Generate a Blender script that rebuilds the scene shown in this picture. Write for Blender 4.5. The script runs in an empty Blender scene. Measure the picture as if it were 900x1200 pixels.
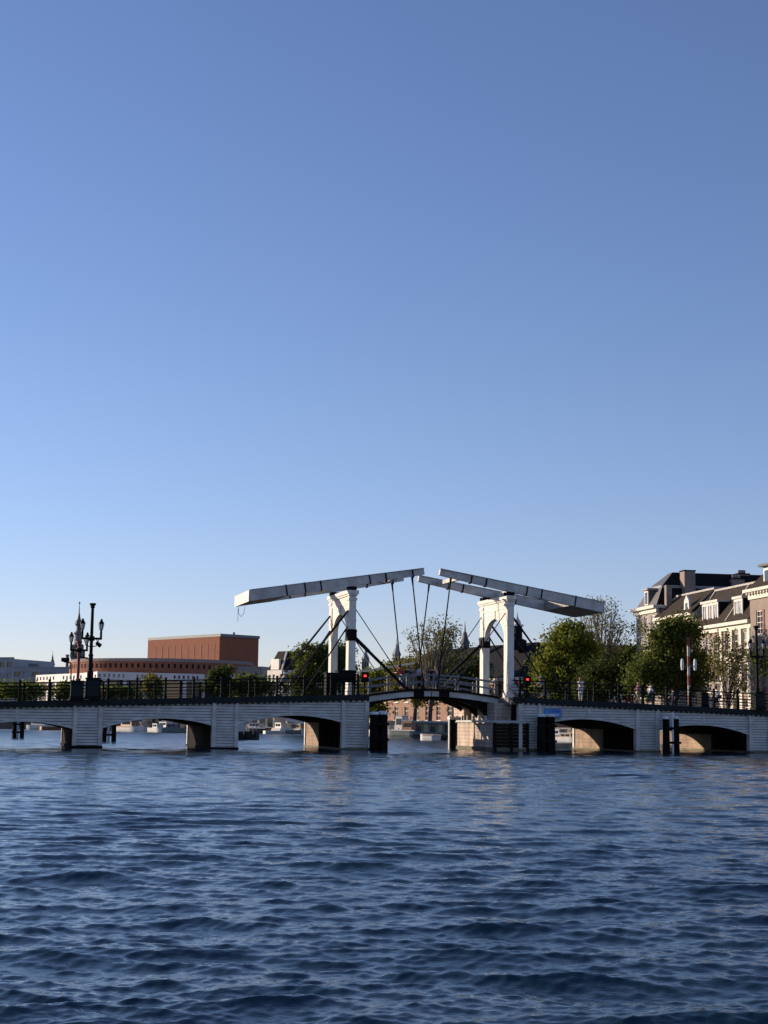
import bpy, bmesh, math, random
import numpy as np
from mathutils import Vector, Matrix
random.seed(11)
RNG = np.random.default_rng(11)
R = math.radians
sc = bpy.context.scene
COL = sc.collection

# ------------------------------------------------------------------ camera (a 72 mm view from a boat)
F = 1800.0
CAM_Z = 2.05
PITCH = math.atan(246 / 1800.0)
ROLL = R(0.7)
FW = Vector((0, math.cos(PITCH), math.sin(PITCH)))
UP0 = Vector((0, -math.sin(PITCH), math.cos(PITCH)))
RT = math.cos(ROLL) * Vector((1, 0, 0)) + math.sin(ROLL) * UP0
UP = -math.sin(ROLL) * Vector((1, 0, 0)) + math.cos(ROLL) * UP0


def at(px, py, Y):
    """survey helper: the point at distance Y seen in direction (px, py) of the survey photo"""
    d = FW + RT * ((px - 450) / F) + UP * ((600 - py) / F)
    t = Y / d.y
    return Vector((t * d.x, Y, CAM_Z + t * d.z))


cd = bpy.data.cameras.new("camera")
cam = bpy.data.objects.new("camera", cd)
COL.objects.link(cam)
cam.matrix_world = Matrix(((RT.x, UP.x, -FW.x, 0), (RT.y, UP.y, -FW.y, 0), (RT.z, UP.z, -FW.z, CAM_Z), (0, 0, 0, 1)))
cd.sensor_fit = 'HORIZONTAL'
cd.sensor_width = 36
cd.lens = 72
cd.clip_start = 0.2
cd.clip_end = 9000
sc.camera = cam
sc.render.resolution_x, sc.render.resolution_y = 768, 1024

# ------------------------------------------------------------------ light
SUN_AZ = Vector((-0.90, 0.436))
SUN_AZ.normalize()
SUN_EL = R(14)
w = bpy.data.worlds.new("World")
sc.world = w
w.use_nodes = True
nt = w.node_tree
sky = nt.nodes.new('ShaderNodeTexSky')
sky.sky_type = 'NISHITA'
sky.sun_disc = False
sky.sun_elevation = SUN_EL
sky.sun_rotation = math.atan2(SUN_AZ.x, SUN_AZ.y)
sky.air_density = 1.0
sky.dust_density = 0.02
sky.ozone_density = 2.2
sky.altitude = 0
bgn = nt.nodes['Background']
bgn.inputs['Strength'].default_value = 0.109
tint = nt.nodes.new('ShaderNodeMix')
tint.data_type = 'RGBA'
tint.blend_type = 'MULTIPLY'
tint.inputs[0].default_value = 1.0
# a cooler white balance for the sky, a little bluer close to the horizon
stc = nt.nodes.new('ShaderNodeTexCoord')
ssx = nt.nodes.new('ShaderNodeSeparateXYZ')
nt.links.new(stc.outputs['Generated'], ssx.inputs[0])
srm = nt.nodes.new('ShaderNodeValToRGB')
srm.color_ramp.elements[0].position = 0.0
srm.color_ramp.elements[0].color = (0.80, 0.77, 1.13, 1)
srm.color_ramp.elements[1].position = 0.20
srm.color_ramp.elements[1].color = (0.86, 0.825, 1.05, 1)
nt.links.new(ssx.outputs[2], srm.inputs[0])
nt.links.new(srm.outputs[0], tint.inputs[7])
nt.links.new(sky.outputs[0], tint.inputs[6])
nt.links.new(tint.outputs[2], bgn.inputs[0])
sl = bpy.data.lights.new("sun", 'SUN')
sl.energy = 5.0
sl.angle = R(0.5)
sl.color = (1.0, 0.81, 0.62)
so = bpy.data.objects.new("sun", sl)
COL.objects.link(so)
sv = Vector((SUN_AZ.x * math.cos(SUN_EL), SUN_AZ.y * math.cos(SUN_EL), math.sin(SUN_EL)))
so.rotation_euler = sv.to_track_quat('Z', 'Y').to_euler()
so.location = sv * 300
vs = sc.view_settings
vs.view_transform = 'Standard'
vs.look = 'None'
vs.exposure = 0.42
vs.gamma = 1
vs.use_curve_mapping = False
cy = sc.cycles
cy.use_denoising = True
try:
    cy.denoiser = 'OPENIMAGEDENOISE'
except Exception:
    pass
cy.max_bounces = 6
cy.transparent_max_bounces = 8
cy.caustics_reflective = False
cy.caustics_refractive = False


# ------------------------------------------------------------------ materials
def mat(name, col, rough=0.6, var=0.25, scale=3.0, bump=0.0, bscale=None, metal=0.0, spec=0.4, stretch=(1, 1, 1), col2=None):
    m = bpy.data.materials.new(name)
    m.use_nodes = True
    t = m.node_tree
    b = t.nodes['Principled BSDF']
    b.inputs['Roughness'].default_value = rough
    b.inputs['Metallic'].default_value = metal
    b.inputs['Specular IOR Level'].default_value = spec
    tc = t.nodes.new('ShaderNodeTexCoord')
    mp = t.nodes.new('ShaderNodeMapping')
    mp.inputs['Scale'].default_value = stretch
    t.links.new(tc.outputs['Object'], mp.inputs[0])
    n = t.nodes.new('ShaderNodeTexNoise')
    n.inputs['Scale'].default_value = scale
    n.inputs['Detail'].default_value = 6
    n.inputs['Roughness'].default_value = 0.62
    t.links.new(mp.outputs[0], n.inputs['Vector'])
    r = t.nodes.new('ShaderNodeValToRGB')
    c2 = col2 if col2 else tuple(c * (1 - var) for c in col)
    r.color_ramp.elements[0].position = 0.32
    r.color_ramp.elements[0].color = (*c2, 1)
    r.color_ramp.elements[1].position = 0.62
    r.color_ramp.elements[1].color = (*col, 1)
    t.links.new(n.outputs['Fac'], r.inputs[0])
    t.links.new(r.outputs[0], b.inputs['Base Color'])
    if bump:
        n2 = t.nodes.new('ShaderNodeTexNoise')
        n2.inputs['Scale'].default_value = bscale or scale * 4
        n2.inputs['Detail'].default_value = 4
        t.links.new(mp.outputs[0], n2.inputs['Vector'])
        bp = t.nodes.new('ShaderNodeBump')
        bp.inputs['Strength'].default_value = bump
        bp.inputs['Distance'].default_value = 0.05
        t.links.new(n2.outputs['Fac'], bp.inputs['Height'])
        t.links.new(bp.outputs[0], b.inputs['Normal'])
    return m


def brick(name, c1, c2, mortar, bw=0.22, bh=0.065, mix=0.5, var=0.3, stretch=(1, 1, 1)):
    m = mat(name, c1, 0.85, var, 0.7, stretch=stretch, spec=0.2)
    t = m.node_tree
    b = t.nodes['Principled BSDF']
    tc = t.nodes.new('ShaderNodeTexCoord')
    sx = t.nodes.new('ShaderNodeSeparateXYZ')
    t.links.new(tc.outputs['Object'], sx.inputs[0])
    ad = t.nodes.new('ShaderNodeMath')
    ad.operation = 'ADD'
    t.links.new(sx.outputs[0], ad.inputs[0])
    t.links.new(sx.outputs[1], ad.inputs[1])
    cb = t.nodes.new('ShaderNodeCombineXYZ')
    t.links.new(ad.outputs[0], cb.inputs[0])
    t.links.new(sx.outputs[2], cb.inputs[1])
    br = t.nodes.new('ShaderNodeTexBrick')
    br.inputs['Scale'].default_value = 1
    br.inputs['Brick Width'].default_value = bw
    br.inputs['Row Height'].default_value = bh
    br.inputs['Mortar Size'].default_value = 0.006 if bw < 0.5 else 0.03
    br.inputs['Color1'].default_value = (*c1, 1)
    br.inputs['Color2'].default_value = (*c2, 1)
    br.inputs['Mortar'].default_value = (*mortar, 1)
    t.links.new(cb.outputs[0], br.inputs['Vector'])
    ramp = [n for n in t.nodes if n.type == 'VALTORGB'][0]
    mx = t.nodes.new('ShaderNodeMix')
    mx.data_type = 'RGBA'
    mx.inputs[0].default_value = mix
    t.links.new(ramp.outputs[0], mx.inputs[6])
    t.links.new(br.outputs[0], mx.inputs[7])
    t.links.new(mx.outputs[2], b.inputs['Base Color'])
    return m


def leafmat(name, c1, c2, trans=0.35):
    m = bpy.data.materials.new(name)
    m.use_nodes = True
    t = m.node_tree
    t.nodes.remove(t.nodes['Principled BSDF'])
    out = t.nodes['Material Output']
    g = t.nodes.new('ShaderNodeNewGeometry')
    r = t.nodes.new('ShaderNodeValToRGB')
    r.color_ramp.elements[0].color = (*c1, 1)
    r.color_ramp.elements[1].color = (*c2, 1)
    t.links.new(g.outputs['Random Per Island'], r.inputs[0])
    d = t.nodes.new('ShaderNodeBsdfDiffuse')
    tr = t.nodes.new('ShaderNodeBsdfTranslucent')
    mx = t.nodes.new('ShaderNodeMixShader')
    mx.inputs[0].default_value = trans
    t.links.new(r.outputs[0], d.inputs[0])
    t.links.new(r.outputs[0], tr.inputs[0])
    t.links.new(d.outputs[0], mx.inputs[1])
    t.links.new(tr.outputs[0], mx.inputs[2])
    t.links.new(mx.outputs[0], out.inputs[0])
    return m


def glow(name, col, strength):
    m = mat(name, col, 0.3, 0.05)
    b = m.node_tree.nodes['Principled BSDF']
    b.inputs['Emission Color'].default_value = (*col, 1)
    b.inputs['Emission Strength'].default_value = strength
    return m


M = {}
M['clad'] = mat('grey_white_boards', (0.61, 0.595, 0.555), 0.62, 0.3, 1.1, 0.25, 9, stretch=(0.9, 1, 1.6), col2=(0.42, 0.395, 0.345))
M['white'] = mat('white_paint', (0.77, 0.735, 0.66), 0.5, 0.3, 1.2, 0.2, 14, stretch=(1.6, 1.6, 0.35), spec=0.3, col2=(0.58, 0.53, 0.45))
M['beam'] = mat('weathered_white_paint', (0.56, 0.55, 0.53), 0.55, 0.3, 1.8, 0.2, 14, stretch=(0.8, 1, 1), spec=0.3, col2=(0.38, 0.365, 0.33))
M['groove_shade'] = mat('board_groove_shade', (0.09, 0.09, 0.09), 0.8, 0.3, 3)  # the shade of the board gaps, put into the backing's colour
M['under'] = mat('grimy_white_paint', (0.32, 0.31, 0.29), 0.75, 0.4, 1.5, 0.2, 10)
M['iron'] = mat('dark_green_iron', (0.008, 0.012, 0.011), 0.75, 0.4, 6, 0.1, 30, spec=0.1)
M['black'] = mat('black_iron', (0.008, 0.008, 0.009), 0.7, 0.4, 6, spec=0.12)
M['edge'] = mat('dark_painted_edge_beam', (0.020, 0.025, 0.026), 0.7, 0.4, 2.5, 0.15, 20, spec=0.15)
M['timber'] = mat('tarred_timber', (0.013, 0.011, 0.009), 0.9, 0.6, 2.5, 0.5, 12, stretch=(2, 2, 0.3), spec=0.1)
M['capwhite'] = mat('white_pile_cap', (0.75, 0.75, 0.73), 0.5, 0.2, 5)
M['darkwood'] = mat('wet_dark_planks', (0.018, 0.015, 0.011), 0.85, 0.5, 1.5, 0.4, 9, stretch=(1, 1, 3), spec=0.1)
M['stone'] = brick('pale_masonry', (0.44, 0.325, 0.235), (0.31, 0.21, 0.145), (0.20, 0.155, 0.12), 0.62, 0.3, 0.45, var=0.75, stretch=(1.2, 1.2, 0.6))
M['algae'] = mat('algae_stained_stone', (0.16, 0.15, 0.09), 0.8, 0.5, 2, 0.3)
M['asphalt'] = mat('asphalt', (0.05, 0.05, 0.05), 0.9, 0.3, 5)
M['sidewalk'] = mat('pavement', (0.19, 0.18, 0.17), 0.9, 0.3, 3)
M['ground'] = mat('cobbled_ground', (0.15, 0.14, 0.125), 0.95, 0.4, 0.6)
M['quay'] = brick('quay_brick', (0.20, 0.15, 0.12), (0.15, 0.11, 0.09), (0.2, 0.18, 0.16), 0.4, 0.2, 0.6)
M['greypaint'] = mat('grey_paint', (0.17, 0.18, 0.185), 0.55, 0.25, 3)
M['lightgrey'] = mat('light_grey_paint', (0.48, 0.50, 0.51), 0.55, 0.25, 3)
M['glass'] = mat('window_glass', (0.035, 0.04, 0.045), 0.06, 0.3, 0.8, spec=0.8)
M['curtain'] = mat('curtained_glass', (0.56, 0.56, 0.55), 0.12, 0.6, 0.7, spec=0.8)
M['lampglass'] = mat('milk_glass', (0.75, 0.75, 0.73), 0.25, 0.05)
M['slate'] = mat('dark_slate', (0.014, 0.014, 0.016), 0.8, 0.4, 2.2, 0.3, 20, spec=0.1)
M['slate_lit'] = mat('sunlit_grey_slate', (0.115, 0.11, 0.11), 0.55, 0.3, 1.6, 0.3, 14)  # lighter slate: sunlight on the front roof facets put into the colour
M['tile'] = mat('brown_pantiles', (0.055, 0.043, 0.034), 0.85, 0.45, 2.2, 0.6, 16, stretch=(2, 2, 1), spec=0.1)
M['stonewhite'] = brick('whitewashed_masonry', (0.66, 0.55, 0.46), (0.56, 0.44, 0.35), (0.22, 0.155, 0.12), 0.6, 0.28, 0.38, var=0.7, stretch=(1.8, 1.8, 0.5))
M['mutedred'] = mat('faded_red_paint', (0.26, 0.035, 0.03), 0.6, 0.35, 4)
M['mutedwhite'] = mat('dirty_white_paint', (0.52, 0.46, 0.42), 0.6, 0.3, 4)
M['twig'] = mat('pale_bark', (0.20, 0.165, 0.125), 0.9, 0.35, 4)
M['lead'] = mat('pale_ridge_tiles', (0.42, 0.39, 0.36), 0.7, 0.3, 2)
M['brickbrown'] = brick('brown_brick', (0.30, 0.235, 0.20), (0.225, 0.17, 0.145), (0.30, 0.27, 0.25))
M['brickgrey'] = brick('grey_brown_brick', (0.37, 0.325, 0.29), (0.30, 0.26, 0.23), (0.36, 0.33, 0.30))
M['brickred'] = brick('red_brown_brick', (0.29, 0.102, 0.054), (0.235, 0.08, 0.044), (0.25, 0.15, 0.11))
M['brickpeach'] = brick('warm_brick', (0.36, 0.21, 0.145), (0.28, 0.155, 0.105), (0.36, 0.28, 0.22))
M['cream'] = mat('cream_stucco', (0.70, 0.65, 0.56), 0.7, 0.15, 0.8)
M['marble'] = mat('white_panel_cladding', (0.66, 0.63, 0.61), 0.5, 0.1, 0.6)
M['greybuild'] = mat('grey_facade_panels', (0.33, 0.35, 0.38), 0.5, 0.25, 0.3)
M['greytower'] = mat('weathered_grey_stone', (0.17, 0.17, 0.175), 0.8, 0.4, 0.6)
M['copper'] = mat('old_lead_roof', (0.09, 0.105, 0.11), 0.6, 0.4, 1)
M['ridge'] = mat('zinc_coping', (0.27, 0.28, 0.30), 0.5, 0.2, 1)
M['gold'] = mat('ochre_trim', (0.42, 0.33, 0.16), 0.5, 0.2, 1)
M['bark'] = mat('tree_bark', (0.085, 0.07, 0.055), 0.9, 0.4, 4, 0.4)
M['leafA'] = leafmat('bright_spring_leaves', (0.095, 0.12, 0.018), (0.25, 0.27, 0.05), 0.5)
M['leafB'] = leafmat('mid_green_leaves', (0.060, 0.084, 0.02), (0.17, 0.195, 0.05), 0.5)
M['leafC'] = leafmat('dark_green_leaves', (0.036, 0.052, 0.016), (0.10, 0.12, 0.036), 0.45)
M['leafD'] = leafmat('budding_olive_leaves', (0.13, 0.125, 0.035), (0.24, 0.215, 0.07), 0.4)
M['leafE'] = leafmat('sparse_grey_green_leaves', (0.14, 0.14, 0.055), (0.24, 0.225, 0.10), 0.5)
M['blue'] = mat('blue_enamel', (0.03, 0.21, 0.52), 0.35, 0.1, 3)
M['blued'] = mat('deep_blue_enamel', (0.015, 0.12, 0.46), 0.35, 0.1, 3)
M['sign_white'] = mat('sign_lettering_white', (0.62, 0.66, 0.70), 0.5, 0.05)
M['redlamp'] = glow('red_signal_lens', (1.0, 0.03, 0.02), 1.6)
M['red'] = mat('red_paint', (0.40, 0.025, 0.02), 0.5, 0.25, 4)
M['rust'] = mat('rusty_red_paint', (0.20, 0.035, 0.025), 0.6, 0.4, 4)
M['skin'] = mat('skin', (0.52, 0.30, 0.21), 0.55, 0.08, 8)
M['hairdark'] = mat('dark_hair', (0.02, 0.015, 0.012), 0.6, 0.3, 20)
M['hairginger'] = mat('ginger_hair', (0.28, 0.11, 0.035), 0.6, 0.3, 20)
M['hairblond'] = mat('fair_hair', (0.42, 0.30, 0.15), 0.6, 0.3, 20)
for nm, c in dict(c_white=(0.72, 0.72, 0.72), c_black=(0.015, 0.015, 0.018), c_red=(0.42, 0.03, 0.03), c_navy=(0.02, 0.03, 0.07), c_teal=(0.04, 0.16, 0.22),
                  c_pale=(0.52, 0.58, 0.72), c_pink=(0.5, 0.22, 0.22), c_grey=(0.22, 0.22, 0.24), c_jean=(0.06, 0.09, 0.16), c_beige=(0.4, 0.33, 0.25)).items():
    M[nm] = mat('cloth_' + nm[2:], c, 0.85, 0.2, 8)
M['rubber'] = mat('rubber', (0.012, 0.012, 0.012), 0.8, 0.3, 8)
M['chrome'] = mat('bare_metal', (0.5, 0.5, 0.5), 0.3, 0.2, 8, metal=1)
M['carwhite'] = mat('white_car_paint', (0.72, 0.72, 0.72), 0.25, 0.05, spec=0.6)
M['carred'] = mat('red_car_paint', (0.38, 0.02, 0.02), 0.25, 0.05, spec=0.6)
M['cardark'] = mat('dark_car_paint', (0.03, 0.035, 0.045), 0.25, 0.05, spec=0.6)
M['hullwhite'] = mat('white_hull_paint', (0.72, 0.70, 0.66), 0.4, 0.15, 1.5)
M['hulldark'] = mat('dark_hull_paint', (0.022, 0.026, 0.03), 0.4, 0.3, 1.5)
M['hullgreen'] = mat('grey_green_hull_paint', (0.20, 0.23, 0.21), 0.5, 0.3, 1.5)
M['wood'] = mat('varnished_wood', (0.30, 0.13, 0.055), 0.45, 0.3, 3, stretch=(0.4, 1, 4))
M['yellowpanel'] = mat('yellowish_panel', (0.50, 0.40, 0.22), 0.6, 0.15, 2)
M['tan'] = mat('tan_canvas', (0.42, 0.30, 0.20), 0.8, 0.3, 2)


# ------------------------------------------------------------------ mesh builder and scene tree
class MB:
    def __init__(s):
        s.v, s.f = [], []

    def add(s, vs_, fs):
        b = len(s.v)
        s.v += [tuple(p) for p in vs_]
        s.f += [tuple(i + b for i in f) for f in fs]
        return s

    def hexa(s, p):
        """8 corners: bottom 0-3 counter-clockwise from above, top 4-7"""
        return s.add(p, [(3, 2, 1, 0), (4, 5, 6, 7), (0, 1, 5, 4), (1, 2, 6, 5), (2, 3, 7, 6), (3, 0, 4, 7)])

    def box(s, x0, x1, y0, y1, z0, z1):
        return s.hexa([(x0, y0, z0), (x1, y0, z0), (x1, y1, z0), (x0, y1, z0), (x0, y0, z1), (x1, y0, z1), (x1, y1, z1), (x0, y1, z1)])

    def bar(s, p0, p1, wd, ht, wd1=None, ht1=None, up=(0, 0, 1)):
        """rectangular bar; wd sideways, ht upwards, may taper"""
        p0, p1 = Vector(p0), Vector(p1)
        d = (p1 - p0).normalized()
        u = Vector(up)
        if abs(d.dot(u)) > 0.98:
            u = Vector((0, 1, 0))
        sd = d.cross(u).normalized()
        u = sd.cross(d).normalized()
        w1, h1 = (wd if wd1 is None else wd1), (ht if ht1 is None else ht1)
        ps = []
        for p, a, b in ((p0, wd, ht), (p1, w1, h1)):
            ps += [p - sd * a / 2 - u * b / 2, p + sd * a / 2 - u * b / 2, p + sd * a / 2 + u * b / 2, p - sd * a / 2 + u * b / 2]
        return s.add(ps, [(0, 1, 2, 3), (7, 6, 5, 4), (4, 5, 1, 0), (5, 6, 2, 1), (6, 7, 3, 2), (7, 4, 0, 3)])

    def tube(s, p0, p1, r0, r1=None, n=8):
        p0, p1 = Vector(p0), Vector(p1)
        r1 = r0 if r1 is None else r1
        d = (p1 - p0).normalized()
        a = d.orthogonal().normalized()
        b = d.cross(a)
        vs_ = []
        for p, r in ((p0, r0), (p1, r1)):
            for i in range(n):
                t = 2 * math.pi * i / n
                vs_.append(p + a * math.cos(t) * r + b * math.sin(t) * r)
        fs = [(i, (i + 1) % n, n + (i + 1) % n, n + i) for i in range(n)]
        fs += [tuple(range(n - 1, -1, -1)), tuple(range(n, 2 * n))]
        return s.add(vs_, fs)

    def path(s, pts, r, n=6):
        for a, b in zip(pts[:-1], pts[1:]):
            s.tube(a, b, r, r, n)
        return s

    def lathe(s, prof, c=(0, 0, 0), n=12, sx=1, sy=1, rot=0):
        vs_, fs = [], []
        for r, z in prof:
            for i in range(n):
                t = 2 * math.pi * i / n + rot
                vs_.append((c[0] + math.cos(t) * r * sx, c[1] + math.sin(t) * r * sy, c[2] + z))
        for k in range(len(prof) - 1):
            for i in range(n):
                j = (i + 1) % n
                fs.append((k * n + i, k * n + j, (k + 1) * n + j, (k + 1) * n + i))
        fs.append(tuple(range(n - 1, -1, -1)))
        fs.append(tuple((len(prof) - 1) * n + i for i in range(n)))
        return s.add(vs_, fs)

    def prism(s, poly, axis, a0, a1):
        """poly of 2-D points extruded along axis 'x','y' or 'z'"""
        n = len(poly)

        def P(q, t):
            return {'x': (t, q[0], q[1]), 'y': (q[0], t, q[1]), 'z': (q[0], q[1], t)}[axis]
        vs_ = [P(q, a0) for q in poly] + [P(q, a1) for q in poly]
        fs = [(i, (i + 1) % n, n + (i + 1) % n, n + i) for i in range(n)] + [tuple(range(n - 1, -1, -1)), tuple(range(n, 2 * n))]
        return s.add(vs_, fs)

    def fbox(s, fc, a0, a1, z0, z1, d0, d1):
        o, u, n = fc
        P = lambda a, z, d: o + u * a + n * d + Vector((0, 0, z))
        return s.hexa([P(a0, z0, d0), P(a1, z0, d0), P(a1, z0, d1), P(a0, z0, d1), P(a0, z1, d0), P(a1, z1, d0), P(a1, z1, d1), P(a0, z1, d1)])

    def wall(s, fc, a0, a1, z0, z1, rects, reveal=0.2):
        """a wall face with real openings and their reveals"""
        o, u, n = fc
        P = lambda a, z, d: o + u * a + n * d + Vector((0, 0, z))
        A = sorted({a0, a1} | {r[0] for r in rects} | {r[1] for r in rects})
        Z = sorted({z0, z1} | {r[2] for r in rects} | {r[3] for r in rects})
        for i in range(len(A) - 1):
            for k in range(len(Z) - 1):
                ca, cz = (A[i] + A[i + 1]) / 2, (Z[k] + Z[k + 1]) / 2
                if any(r[0] < ca < r[1] and r[2] < cz < r[3] for r in rects):
                    continue
                s.add([P(A[i], Z[k], 0), P(A[i + 1], Z[k], 0), P(A[i + 1], Z[k + 1], 0), P(A[i], Z[k + 1], 0)], [(0, 1, 2, 3)])
        for r in rects:
            q = [(r[0], r[2]), (r[1], r[2]), (r[1], r[3]), (r[0], r[3])]
            for (a, b), (c, d) in zip(q, q[1:] + q[:1]):
                s.add([P(a, b, 0), P(c, d, 0), P(c, d, -reveal), P(a, b, -reveal)], [(0, 1, 2, 3)])
        return s

    def build(s, name, m, parent=None, smooth=False, fix=True):
        me = bpy.data.meshes.new(name)
        me.from_pydata(s.v, [], s.f)
        if fix:
            bm = bmesh.new()
            bm.from_mesh(me)
            bmesh.ops.recalc_face_normals(bm, faces=bm.faces)
            bm.to_mesh(me)
            bm.free()
        if smooth:
            me.polygons.foreach_set('use_smooth', [True] * len(me.polygons))
        me.materials.append(M[m] if isinstance(m, str) else m)
        o = bpy.data.objects.new(name, me)
        COL.objects.link(o)
        if parent:
            o.parent = parent
        return o


def tag(o, label=None, cat=None, group=None, kind=None):
    if label:
        o['label'] = label
    if cat:
        o['category'] = cat
    if group:
        o['group'] = group
    if kind:
        o['kind'] = kind
    return o


def thing(name, label, cat, loc=(0, 0, 0), rz=0.0, group=None):
    o = bpy.data.objects.new(name, None)
    COL.objects.link(o)
    o.empty_display_size = 0.3
    o.location = loc
    o.rotation_euler = (0, 0, rz)
    return tag(o, label, cat, group)


def clone(o, loc, rz=None, label=None, parent=None):
    c = o.copy()
    COL.objects.link(c)
    c.parent = parent
    if parent is None:
        c.location = loc
        if rz is not None:
            c.rotation_euler = (0, 0, rz)
        if label:
            c['label'] = label
    for ch in [x for x in bpy.data.objects if x.parent == o]:
        clone(ch, None, None, None, c)
    return c


# ------------------------------------------------------------------ bridge frame: s along, w across (away), z up
TH = R(15.1)
E = Vector((math.cos(TH), math.sin(TH), 0))
C = Vector((-math.sin(TH), math.cos(TH), 0))
B0 = Vector((0, 112, 0))
BW = 12.4


def W(s, w_, z=0.0):
    return B0 + E * s + C * w_ + Vector((0, 0, z))


def zd(s):
    d = abs(s - 4.7)
    t = max(0.0, d - 4.0)
    k = 3.0
    soft = t * t / (2 * k) if t < k else t - k / 2
    return 3.96 - 0.0345 * soft


PIERS = [(-40.9, -39.0), (-31.4, -29.45), (-21.88, -19.92), (-12.3, -10.47), (-2.95, -0.99), (10.5, 12.3), (19.9, 21.78), (29.36, 31.2), (38.9, 40.8)]
SPANS = [(PIERS[i][1], PIERS[i + 1][0]) for i in range(len(PIERS) - 1) if i != 4]


def zarch(s, sp):
    m, h = (sp[0] + sp[1]) / 2, (sp[1] - sp[0]) / 2
    t = (s - m) / h
    return zd(s) - 1.27 - 0.58 * t * t


BR = thing('arched_bridge', 'long low bridge of grey-white boarded arches with dark railings across the river', 'bridge', B0, TH)


def frange(a, b, step):
    n = max(1, int(round((b - a) / step)))
    return [a + (b - a) * i / n for i in range(n + 1)]


def lap_boards(mb, a, b, top, bottom, wpos, sgn=-1, bh=0.2, step=0.3, seed=0):
    """lapped boarding between bottom(s) and top(s); every board leans out a little and ends in a lip"""
    ss = frange(a, b, step)
    z = min(bottom(x) for x in ss)
    z = math.floor(z / bh) * bh
    zt = max(top(x) for x in ss)
    rnd = random.Random(seed)
    while z < zt:
        lip = sgn * (0.045 + rnd.uniform(-0.006, 0.006))
        for x0, x1 in zip(ss[:-1], ss[1:]):
            q = []
            for x in (x0, x1):
                lo, hi = max(z, bottom(x)), min(z + bh, top(x))
                q.append((x, lo, hi))
            if q[0][2] - q[0][1] < 0.004 and q[1][2] - q[1][1] < 0.004:
                continue
            f = lambda zz: lip * (1 - (zz - z) / bh)
            q = [(x, min(max(lo, z + 0.034), hi) if lo < z + 0.034 else lo, hi) for x, lo, hi in q]
            p = []
            for x, lo, hi in q:
                hi = max(hi, lo)
                p.append(((x, wpos + f(lo), lo), (x, wpos + f(hi), hi), (x, wpos - sgn * 0.05, lo)))
            mb.add([p[0][0], p[1][0], p[1][1], p[0][1], p[0][2], p[1][2]], [(0, 1, 2, 3), (4, 5, 1, 0)])
        z += bh


for i, sp in enumerate(SPANS):
    a, b = sp
    for wp, sg in ((0.0, -1), (BW, 1)):
        mb = MB()
        lap_boards(mb, a, b, lambda x: zd(x) - 0.36, lambda x: zarch(x, sp), wp, sg, seed=i)
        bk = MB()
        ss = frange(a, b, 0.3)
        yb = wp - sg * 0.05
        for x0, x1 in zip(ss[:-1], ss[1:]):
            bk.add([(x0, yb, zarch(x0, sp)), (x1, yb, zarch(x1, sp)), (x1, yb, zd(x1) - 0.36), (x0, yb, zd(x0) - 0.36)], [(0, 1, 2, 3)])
        bko = bk.build('shade_backing', 'groove_shade', BR, fix=False)  # dark sheet painted as the shade between the boards
        # arch rim trim and the centre joint board
        ss = frange(a, b, 0.3)
        for x0, x1 in zip(ss[:-1], ss[1:]):
            z0, z1 = zarch(x0, sp), zarch(x1, sp)
            y0, y1 = (wp - 0.075, wp + 0.10) if sg < 0 else (wp - 0.10, wp + 0.075)
            mb.hexa([(x0, y0, z0 - 0.07), (x1, y0, z1 - 0.07), (x1, y1, z1 - 0.07), (x0, y1, z0 - 0.07), (x0, y0, z0 + 0.05), (x1, y0, z1 + 0.05), (x1, y1, z1 + 0.05), (x0, y1, z0 + 0.05)])
        m = (a + b) / 2
        mb.box(m - 0.09, m + 0.09, wp + sg * 0.06 if sg > 0 else wp - 0.06, wp + 0.05 if sg < 0 else wp + 0.06 + 0.03, zarch(m, sp) + 0.06, zd(m) - 0.37)
        mb.build('arch_spandrel', 'clad', BR, fix=False)
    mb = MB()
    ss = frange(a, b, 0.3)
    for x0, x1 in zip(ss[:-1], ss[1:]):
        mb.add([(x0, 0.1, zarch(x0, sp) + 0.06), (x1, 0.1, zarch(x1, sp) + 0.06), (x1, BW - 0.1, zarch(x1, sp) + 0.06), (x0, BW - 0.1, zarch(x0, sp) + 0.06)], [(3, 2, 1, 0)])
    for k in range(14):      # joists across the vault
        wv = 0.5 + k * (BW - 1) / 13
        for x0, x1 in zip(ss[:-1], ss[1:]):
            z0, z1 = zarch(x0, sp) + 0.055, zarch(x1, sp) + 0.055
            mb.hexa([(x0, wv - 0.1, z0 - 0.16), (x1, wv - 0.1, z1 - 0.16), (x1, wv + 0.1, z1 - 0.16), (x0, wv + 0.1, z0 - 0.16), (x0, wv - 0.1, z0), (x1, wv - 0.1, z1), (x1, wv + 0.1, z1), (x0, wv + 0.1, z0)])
    mb.build('vault', 'darkwood', BR, fix=False)

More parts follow.
